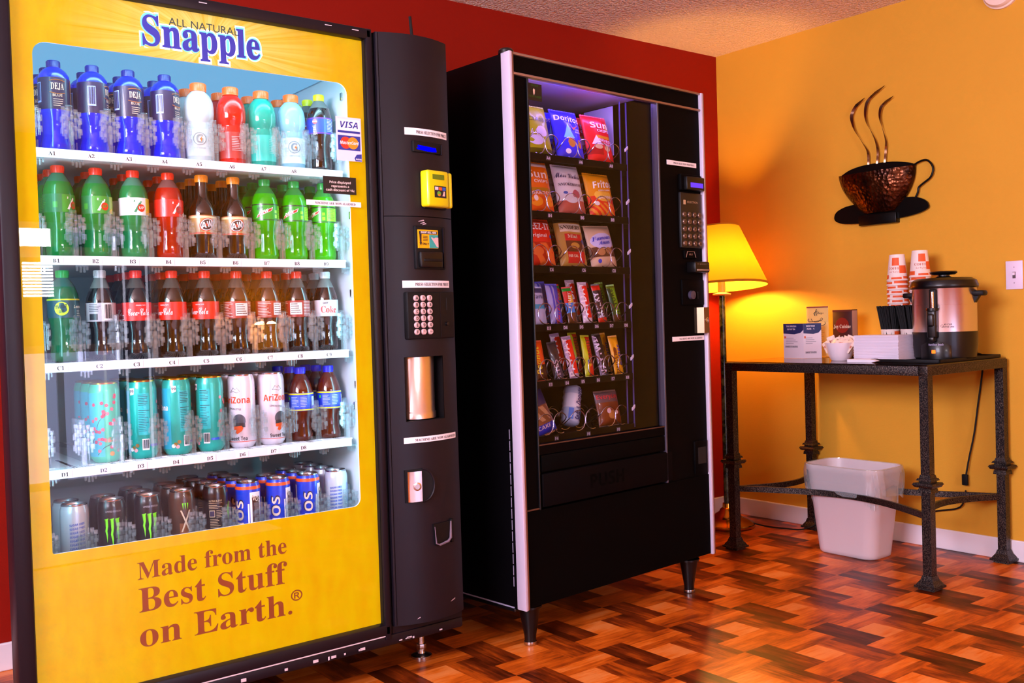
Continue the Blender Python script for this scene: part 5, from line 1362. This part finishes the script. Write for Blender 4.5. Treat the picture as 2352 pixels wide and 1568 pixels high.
for si, (x, y, top, nm, n) in enumerate(((2.13, .178, 1.243, 'nearer the lamp', 18), (2.15, .090, 1.254, 'behind the urn', 18))):
    dz = (top-.108-ZT)/(n-1)-.00005
    for k in range(n):
        c = cup if first else cup.copy()
        if not first: COL.objects.link(c)
        first = False
        c.location = (x+rnd.uniform(-.001, .001), y+rnd.uniform(-.001, .001), top-.108-k*dz)
        c.rotation_euler = (0, 0, R(-55+(0 if k == 0 else rnd.uniform(0, 360))+si*25))
        tag(c, 'orange and white paper cup, %s in the stack %s' % ('topmost' if k == 0 else (ORD[k]+' from top'), nm), 'cup', 'paper cups nested in two stacks')
# black organiser holding two cups of stirrers
mb = MB(); mb.rbox(1.985, 2.085, .030, .200, ZT, ZT+.006, .002)
for a in ((1.985, 1.990, .030, .200), (2.080, 2.085, .030, .200), (1.990, 2.080, .030, .035), (1.990, 2.080, .195, .200), (1.990, 2.080, .1125, .1175)):
    mb.box(*a, ZT+.006, ZT+.088)
tag(mb.build('stirrer_organiser', [pm('14100f', .4)]), 'black organiser box behind the napkins holding stirrer cups', 'organiser')
for k, (y, ro, side) in enumerate(((.157, 0, 'nearer the lamp'), (.071, 70, 'beside the urn'))):
    mb = MB(); mb.lathe([(0, .002), (.028, .002), (.029, 0), (.0365, .110), (.0378, .113), (.0365, .116), (.035, .112), (.028, .006), (0, .006)], 26); mb.cpatch(.0372, 20, 110, .085, .108, 1, 8); mb.cpatch(.036, -60, 10, .06, .09, 1, 8)
    o = mb.build('paper_cup', [CW, CO], None, recalc=False)
    o.location, o.rotation_euler = (2.034, y, ZT+.0065), (0, 0, R(-55+ro))
    tag(o, 'upright paper cup full of black stirrers, %s' % side, 'cup', 'stirrer cups')
    mb = MB(); q = random.Random(5+k)
    for i in range(260):
        r0, a0 = .032*math.sqrt(q.random()), q.random()*2*PI
        L = .090+.012*q.random()
        x0, y0 = r0*math.cos(a0), r0*math.sin(a0)
        x1, y1 = x0*1.30-.004, y0*1.30+.009
        mb.tube([(x0, y0, .02), (x0*1.05, y0*1.05, .11), (x1, y1, .11+L)], .0031, 5)
    o = mb.build('coffee_stirrers', [pm('030203', .5, spec=.12)], None)
    o.location = (2.034, y, ZT+.0065)
    tag(o, 'bunch of thin black coffee stirrers in the cup %s' % side, 'stirrers', None, 'stuff')
# napkins
def napkin_pile(x0, x1, y0, y1, h, seed, lab):
    m2 = MB(); q = random.Random(seed); n = int(h/.0024)
    for k in range(n):
        a, b = q.uniform(-.0016, .0016), q.uniform(-.0016, .0016)
        m2.box(x0+a, x1+a, y0+b, y1+b, k*.0024+.0002, k*.0024+.0021)
    o = m2.build('napkin_pile', [pm('e6dcec', .8)], None, smooth=0)
    o.location = (0, 0, ZT)
    tag(o, lab, 'napkins', None, 'stuff')
napkin_pile(1.845, 1.968, .012, .205, .104, 2, 'tall pile of folded white napkins in front of the urn')
mb = MB(); mb.prism([(.190, 0), (.085, 0), (.062, .006), (.085, .012), (.190, .012)], 1.775, 1.838, T=lambda p: Vector((p[1], p[0], ZT+p[2])))
tag(mb.build('folded_napkin', [pm('eae4f0', .8)], None, smooth=0), 'single folded white napkin lying before the napkin pile', 'napkin')
# bowl of sweetener packets
BWX, BWY = 1.905, .305
mb = MB(); mb.lathe([(0, .004), (.030, .003), (.036, 0), (.039, .004), (.047, .02), (.058, .055), (.0625, .071), (.063, .073), (.0605, .073), (.055, .053), (.044, .018), (.03, .011), (0, .010)], 40)
o = mb.build('bowl', [pm('e8d8e2', .25, coat=.5)]); o.location = (BWX, BWY, ZT); tag(o, 'small white ceramic bowl filled with sugar packets', 'bowl')
mb = MB(); mb.grid(lambda u, v: ((u-.5)*.034, -.0022*(1-abs(2*u-1)**3)*(1-abs(2*v-1)**4), v*.050), 8, 10); mb.grid(lambda u, v: ((u-.5)*.034, .0022*(1-abs(2*u-1)**3)*(1-abs(2*v-1)**4), v*.050), 8, 10)
mb.box(-.012, .014, -.0027, -.0023, .022, .034, 1); mb.text('SUGAR', .007, flatXZ(0, -.0030, .025), 2, sty='bold')
pk = mb.build('sugar_packet', [pm('ead2c4', .7), pm('d89a80', .6), pm('b85040', .6)], None, recalc=False)
q = random.Random(9)
PKW = ['leftmost', 'second from left', 'third from left', 'fourth from left', 'fifth from left', 'sixth from left', 'seventh from left', 'rightmost']
PK = []
for k in range(16):
    back = k >= 8
    i = k % 8
    o = pk if k == 0 else pk.copy()
    if k: COL.objects.link(o)
    yy = .036-.0103*i
    o.location = (BWX+(.016 if back else -.020)+q.uniform(-.003, .003), BWY+yy, ZT+.038+(.010 if back else 0)+q.uniform(-.004, .006))
    o.rotation_euler = (R(-22 if not back else 8+q.uniform(-6, 6)), R(-(yy/.04)*30+q.uniform(-8, 8)), R(-90+q.uniform(-24, 24)))
    tag(o, '%s sugar packet in the %s row of the white bowl' % (PKW[i], 'back' if back else 'front'), 'sugar packet', 'sugar packets in the bowl')
for k in range(3):
    o = pk.copy(); COL.objects.link(o)
    o.location = (1.985, .232-.022*k, ZT+.046); o.rotation_euler = (R(-6), R(-12+14*k), R(-80+8*k))
    tag(o, '%s sugar packet standing between bowl and napkin pile' % ('left', 'middle', 'right')[k], 'sugar packet', 'sugar packets beside the bowl')
mb = MB(); mb.rbox(1.970, 2.000, .180, .245, ZT, ZT+.052, .003); tag(mb.build('packet_caddy', [BLACKM]), 'little black caddy holding three sugar packets by the napkins', 'caddy')
# boxes and cards (fronts look to -X)
def facing(x, y, z=None): return (x, y, ZT if z is None else z)
bx = thing('tea_box', 'dark red box with white lettering behind the sugar bowl', 'box', facing(2.12, .437), R(-90))
mb = MB(); mb.rbox(-.047, .047, 0, .045, 0, .208, .001); mb.add([(x, -.0004, .140+z) for x, z in circ(.034, 12)], [tuple(range(12))], 1)
mb.text('Joy Cuisine', .015, flatXZ(0, -.0009, .128), 2, w=.084, sty='serif'); mb.text('tea', .026, flatXZ(-.002, -.0009, .072), 2, w=.05, sty='script'); mb.box(-.047, .047, -.0005, 0, .200, .207, 3)
mb.box(.0470, .0476, .004, .041, .004, .204, 4)
mb.build('carton', [pm('3c0808', .4), pm('7a140c', .4), pm('d8c8b8', .5), pm('5a1c10', .5), pm('c8a090', .5)], bx, recalc=False)
cf = thing('menu_card_holder', 'tall cream card with coffee cup drawing in clear stand', 'sign', facing(2.135, .572), R(-90))
mb = MB(); mb.box(-.056, .056, 0, .0012, .004, .226); y = -.0006
mb.box(-.056, .056, y, 0, .220, .226, 1)
mb.tube([(-.046+.0, y, .172), (-.050, y, .165), (-.044, y, .158), (-.01, y, .160), (.02, y, .163), (.028, y, .170), (.02, y, .175)], .0016, 4, 2)
mb.tube([(.022*math.cos(R(a))*1.1-.008, y, .172+.016*math.sin(R(a))) for a in range(180, 361, 15)], .0012, 4, 2)
mb.tube([(-.028, y, .148), (0, y, .142), (.03, y, .142), (.042, y, .149), (.038, y, .157)], .0015, 4, 2)
mb.tube([(-.012, y, .185), (-.018, y, .195), (-.008, y, .203), (-.004, y, .214)], .0022, 4, 2); mb.tube([(-.002, y, .186), (-.008, y, .196), (.0, y, .206)], .0014, 4, 2)
mb.text('Mugs', .010, flatXZ(.014, y, .193), 2, sty='script')
for k in range(9): mb.box(-.006, .02+.018*((k*7) % 5)/5, y, 0, .125-k*.0085, .127-k*.0085, 3)
mb.text('COFFEE', .007, flatXZ(.005, y, .038), 3); mb.text('$1.00', .007, flatXZ(.0, y, .022), 3)
c0 = mb.build('card', [pm('e8c070', .6), pm('8a2c18', .6), pm('2c1c10', .6), pm('a8864c', .6)], cf, smooth=0, recalc=False)
mb = MB(); mb.box(-.058, .058, -.003, -.0015, 0, .228); mb.box(-.058, .058, -.03, .03, 0, .002); mb.build('clear_stand', [clear_mat('acrylic', (1, 1, 1), .02, .05, .02)], cf, smooth=0)
tc = thing('tent_card', 'blue and white folded info card standing at the table edge', 'card', facing(2.0, .600), R(-90))
mb = MB()
for (x0, y0, x1, y1, hd, bdx) in ((-.056, .0, .049, .0, 'THE FRESH', 0), (.049, .0, .098, .060, 'SWEETENER', 1)):
    L = math.hypot(x1-x0, y1-y0); ux, uy = (x1-x0)/L, (y1-y0)/L
    fT = lambda p: Vector((x0+ux*p[0]-uy*p[1], y0+uy*p[0]+ux*p[1], p[2]))
    mb.box(0, L, 0, .001, 0, .153, 0, T=fT)
    mb.add([fT(p) for p in ((0, -.0006, .153), (0, -.0006, .110), (L*.55, -.0006, .106), (L*.85, -.0006, .112), (L, -.0006, .125), (L, -.0006, .153))], [tuple(range(6))], 1)
    f = lambda cx, cz: (lambda a, b: fT((cx+a, -.001, cz+b)))
    mb.text(hd, .007, f(L*.4, .138), 0, w=L*.5, sty='bold'); mb.text('CUP OF TEA' if not bdx else 'NO. 1', .007, f(L*.4, .125), 0, w=L*.4, sty='bold')
    for k in range(4): mb.box(L*.12, L*(.5+.1*(k % 3)), -.001, 0, .088-k*.008, .0905-k*.008, 2, T=fT)
    mb.text('SWEETENERS', .008, f(L*.4, .048 if not bdx else .022), 3, w=L*.62, sty='bold'); mb.box(L*.04, L*.12, -.001, 0, .088, .098, 4, T=fT)
mb.build('folded_sheet', [pm('e4d6e2', .6), pm('14245c', .5), pm('a8a0b0', .6), pm('24203c', .6), pm('d86030', .6)], tc, smooth=0, recalc=False)
# waste bin with clear liner
bn = thing('waste_bin', 'pale plastic waste bin with clear liner under the table', 'waste bin', (1.995, .318, 0))
def loop(hx_, hy_, r, z, n=8):
    P = []
    for cx, cy, a in ((hx_-r, hy_-r, 0), (-hx_+r, hy_-r, 90), (-hx_+r, -hy_+r, 180), (hx_-r, -hy_+r, 270)):
        P += [(cx+r*math.cos(R(a+90*i/n)), cy+r*math.sin(R(a+90*i/n)), z) for i in range(n+1)]
    return P
def loft(mb, loops, m=0, cap0=False):
    n = len(loops[0]); b = []
    vs = [p for l in loops for p in l]
    fs = [(j*n+i, j*n+(i+1) % n, (j+1)*n+(i+1) % n, (j+1)*n+i) for j in range(len(loops)-1) for i in range(n)]
    if cap0: fs.append(tuple(range(n)))
    mb.add(vs, fs, m)
mb = MB(); loft(mb, [loop(.080, .128, .045, .0), loop(.086, .134, .05, .006), loop(.088, .136, .05, .02), loop(.112, .172, .06, .345), loop(.118, .178, .064, .350), loop(.120, .180, .066, .372), loop(.114, .174, .06, .374), loop(.108, .168, .056, .345), loop(.08, .13, .045, .015)], 0, True)
mb.build('bin_body', [pm('cfc2c6', .45)], bn, smooth=50)
mb = MB(); q = random.Random(21)
def wavy(hx_, hy_, r, z, amp, zamp):
    P = loop(hx_, hy_, r, z, 20)
    return [(x*(1+amp*math.sin(i*1.9+z*60)+amp*.5*q.uniform(-1, 1)), y*(1+amp*math.sin(i*1.3+z*40)), zz+zamp*math.sin(i*.45)+zamp*.4*q.uniform(-1, 1)) for i, (x, y, zz) in enumerate(P)]
loft(mb, [wavy(.100, .160, .050, .22, .03, .01), wavy(.107, .167, .056, .33, .01, 0), loop(.116, .176, .06, .377, 20), loop(.123, .183, .068, .376, 20), wavy(.127, .187, .07, .345, .014, .002), wavy(.126, .186, .07, .300, .018, .006), wavy(.122, .182, .07, .258, .022, .014)])
mb.build('bin_liner', [clear_mat('thin_film', (1, .98, .97), .20, .08, .08)], bn, smooth=60, recalc=False)
# floor lamp in the corner
fl = thing('floor_lamp', 'lit brass floor lamp with yellow shade in the corner', 'lamp', LAMP[:])
BRASS = pm('b8842c', .18, 1.0)
mb = MB(); mb.lathe([(0, 0), (.128, 0), (.130, .006), (.128, .018), (.112, .026), (.100, .034), (.070, .044), (.060, .060), (.040, .072), (.034, .084), (.024, .092), (.022, .112), (.0, .112)], 40); mb.build('lamp_base', [BRASS], fl)
t = NT('green_marble')
MARB = t.done(t.pr(t.mix(t.ramp(t.noise(t.obj(), 26.0, 6.0), .45, .62), (.006, .014, .008), (.07, .10, .04)), .2))
mb = MB(); mb.lathe([(.0155, .11), (.0155, 1.105), (0, 1.105)], 20); mb.build('pole', [MARB], fl)
mb = MB(); mb.lathe([(0, 1.104), (.042, 1.110), (.044, 1.116), (.030, 1.120), (.018, 1.124), (.018, 1.19), (0, 1.19)], 28); mb.build('collar', [pm('d8b060', .4)], fl)
mb = MB(); mb.lathe([(.0, 1.19), (.014, 1.19), (.014, 1.215), (.022, 1.235), (.029, 1.26), (.022, 1.288), (0, 1.298)], 20); mb.build('bulb', [emit_mat((1.0, .50, .10), 900.0)], fl)
def shade_mat(name, col, thru):
    t = NT(name)
    p = t.pr(col, .8)
    tl = t.n('ShaderNodeBsdfTranslucent'); t.put(tl.inputs[0], col)
    mx = t.n('ShaderNodeMixShader'); mx.inputs[0].default_value = thru
    t.t.links.new(p, mx.inputs[1]); t.t.links.new(tl.outputs[0], mx.inputs[2])
    return t.done(mx.outputs[0])
SHADE = shade_mat('lamp_shade_cloth', (.55, .27, .006), .13)
ax = Vector((.644, -.765, 0))
TILT = Matrix.Translation((0, 0, 1.2)) @ Matrix.Rotation(R(-5.0), 4, ax) @ Matrix.Rotation(R(-2.0), 4, Vector((.765, .644, 0))) @ Matrix.Translation((0, 0, -1.2))
mb = MB(lambda p: TILT @ Vector(p)); mb.lathe([(.212, 1.148), (.214, 1.156), (.098, 1.437), (.096, 1.440)], 56); mb.lathe([(.214, 1.147), (.2165, 1.147), (.2165, 1.158), (.213, 1.158)], 56); mb.lathe([(.0955, 1.434), (.099, 1.434), (.099, 1.441), (.0955, 1.441)], 40)
for a in (0, 120, 240): mb.tube([(.014*math.cos(R(a)), .014*math.sin(R(a)), 1.425), (.097*math.cos(R(a)), .097*math.sin(R(a)), 1.432)], .0015, 5)
mb.tube([(0, 0, 1.295), (0, 0, 1.43)], .003, 6)
mb.build('lamp_shade', [SHADE], fl, recalc=False)
mb = MB(); LT = lambda p: Vector(p)-LAMP
mb.tube(curve([LT(p) for p in ((2.10, .93, .02), (2.14, .88, .006), (2.16, .80, .006), (2.20, .72, .008), (2.25, .66, .05), (2.285, .62, .16), (2.302, .60, .27))]), .0036, 8)
mb.build('lamp_cord', [BLACKM], fl)
# wall outlet behind the table, dark flex along the wall
mb = MB(); mb.tube(curve([(2.308, .20, .14), (2.303, .12, .16), (2.300, .02, .19), (2.298, -.006, .262)]), .0036, 8)
tag(mb.build('extension_flex', [BLACKM]), 'thin dark flex running low along the yellow wall behind the bin', 'cable')
# metal coffee cup sculpture on the wall
art = thing('coffee_cup_wall_art', 'dark metal steaming coffee cup sculpture on the yellow wall', 'wall art', (XR, .36, 1.5), R(-90))
def bronze():
    t = NT('hammered_bronze')
    v = t.n('ShaderNodeTexVoronoi'); v.inputs['Scale'].default_value = 70.0; t.put(v.inputs['Vector'], t.obj())
    c = t.mix(t.ramp(t.noise(t.obj(), 14.0), .4, .65), (.018, .005, .003), (.11, .028, .007))
    return t.done(t.pr(c, .26, .85, normal=t.bump(v.outputs['Distance'], .5, .006)))
BRZ = bronze(); DARKM = pm('0b0706', .35, .6)
RIMT = [(-.191, .126), (-.135, .151), (-.052, .162), (.057, .159), (.138, .145), (.175, .131)]
mb = MB()
def cupP(u, v):
    a = PI*(1-u)
    w_ = (.183*(1-v)**.0-(.183-.072)*(v**2.0))
    cx = -.008*(1-v)+.006*v
    zr = .1285-.010*math.sin(PI*u)
    return (cx+w_*math.cos(a), -.012-.085*(w_/.183)*math.sin(a), zr*(1-v)+(-.056)*v+0)
mb.grid(cupP, 28, 18)
mb.grid(lambda u, v: (lambda p: (p[0]*.985, p[1]*.95+.001, p[2]))(cupP(u, v)), 28, 18)
cb = mb.build('cup_body', [BRZ], art, recalc=False)
mb = MB(); mb.prism([(-.191, .122)]+[(p.x, p.y) for p in curve([(a, b, 0) for a, b in RIMT])]+[(.175, .122), (.066, .112), (-.043, .110)], -.014, -.008); mb.build('cup_rim', [DARKM], art, smooth=0)
mb = MB(); mb.tube(curve([(x, -.016, z) for x, z in [(.170, .129), (.198, .140), (.226, .141), (.248, .120), (.254, .096), (.242, .067), (.210, .046), (.189, .031), (.184, .010), (.172, -.012)]]), .0045, 8); mb.build('cup_handle', [DARKM], art, smooth=60)
SAU = [(-.222, -.056), (-.215, -.038), (-.192, -.023), (-.139, -.010), (0, -.004), (.144, -.004), (.195, -.014), (.222, -.030), (.231, -.045), (.230, -.060), (.205, -.073), (.160, -.083), (.094, -.090), (0, -.094), (-.089, -.095), (-.167, -.090), (-.206, -.079), (-.219, -.068)]
mb = MB(); mb.prism([(p.x, p.y) for p in curve([(a, b, 0) for a, b in SAU], 4, True)], -.020, -.012); mb.build('saucer', [DARKM], art, smooth=0)
mb = MB(); mb.rbox(-.090, .091, -.034, -.0, -.108, -.062, .003); mb.build('base_block', [DARKM], art)
for pts in ([(-.042, .160), (-.041, .196), (-.046, .224), (-.070, .264), (-.102, .315), (-.116, .354), (-.119, .391), (-.096, .428), (-.052, .456)],
            [(0, .158), (.005, .207), (-.002, .253), (-.023, .302), (-.045, .342), (-.052, .388), (-.040, .436), (-.004, .464), (.046, .490)],
            [(.037, .158), (.044, .219), (.045, .254), (.029, .311), (.018, .357), (.024, .396), (.044, .415), (.085, .437)]):
    mb = MB(); n = 40
    def at(t_):
        k = min(int(t_*(len(pts)-1)), len(pts)-2); f = t_*(len(pts)-1)-k
        p0, p1, p2, p3 = pts[max(k-1, 0)], pts[k], pts[k+1], pts[min(k+2, len(pts)-1)]
        return [0.5*(2*p1[d]+(p2[d]-p0[d])*f+(2*p0[d]-5*p1[d]+4*p2[d]-p3[d])*f*f+(3*p1[d]-p0[d]-3*p2[d]+p3[d])*f**3) for d in (0, 1)]
    vs, fs = [], []
    for i in range(n+1):
        t_ = i/n; x, z = at(t_)
        tw = R(20+230*t_); hw = .0042+.0038*t_ if t_ < .9 else .0080*(1-t_)/.1+.001
        ox, oy = math.cos(tw)*hw, math.sin(tw)*hw
        for e in (0, 1):
            nx, ny = -math.sin(tw)*.0006*(1 if e else -1), math.cos(tw)*.0006*(1 if e else -1)
            vs += [(x-ox+nx, -.022-oy+ny, z), (x+ox+nx, -.022+oy+ny, z)]
    for i in range(n):
        a = i*4
        fs += [(a, a+1, a+5, a+4), (a+2, a+6, a+7, a+3), (a, a+4, a+6, a+2), (a+1, a+3, a+7, a+5)]
    mb.add(vs, fs); mb.build('steam_ribbon', [pm('6a4a38', .22, .9)], art, smooth=60)
# light switch, smoke detector
sw = thing('light_switch', 'white toggle light switch on the yellow wall', 'light switch', (XR, -.213, 1.138), R(-90))
mb = MB(); mb.rbox(-.033, .033, -.006, 0, -.056, .056, .002); mb.build('cover_plate', [pm('e2d4ec', .4)], sw)
mb = MB(); mb.box(-.006, .006, -.0066, -.005, -.013, .013, 0); mb.rbox(-.004, .004, -.017, -.004, -.001, .011, .001, 1); mb.build('toggle', [pm('5a4a50', .5), pm('e6dcf0', .4)], sw)
for z in (-.031, .031):
    mb = MB(); mb.lathe([(0, 0), (.0028, 0), (.0024, .001), (0, .0012)], 10, T=lambda p: Vector((p.x, -.006-p.z, z+p.y))); mb.build('plate_screw', [pm('b8a8c0', .4, .5)], sw)
sd_ = thing('smoke_detector', 'round white smoke detector high on the yellow wall', 'smoke detector', (XR, -.186, 2.262), R(-90))
mb = MB(); mb.lathe([(0, 0), (.074, 0), (.074, .012), (.068, .016), (.068, .022), (.062, .034), (.03, .038), (0, .038)], 36, T=lambda p: Vector((p.x, -p.z, p.y))); mb.build('detector_body', [pm('e8d0c0', .5)], sd_)
# across the room behind the viewer: table lamp on a side table, seen only as a reflection in the glass
st = thing('side_table', 'dark wooden side table across the room under the table lamp', 'table', (1.34, -3.93, 0))
mb = MB(); mb.rbox(-.28, .28, -.22, .22, .62, .65, .004); mb.build('table_top', [pm('1c0e08', .4)], st)
for a, b in ((-1, -1), (1, -1), (-1, 1), (1, 1)):
    mb = MB(); mb.rbox(a*.24-.02, a*.24+.02, b*.18-.02, b*.18+.02, 0, .62, .003); mb.build('leg', [pm('1c0e08', .4)], st)
tl = thing('table_lamp', 'lit table lamp with tapered yellow shade across the room', 'lamp', (1.34, -3.95, .651))
mb = MB(); mb.lathe([(0, 0), (.07, 0), (.07, .015), (.03, .03), (.05, .09), (.05, .12), (.02, .16), (.012, .20), (0, .20)], 28); mb.build('lamp_base', [BRASS], tl)
mb = MB(); mb.lathe([(.105, .215), (.106, .22), (.066, .395), (.065, .40)], 40); mb.build('lamp_shade', [shade_mat('small_shade', (.9, .6, .12), .35)], tl, recalc=False)
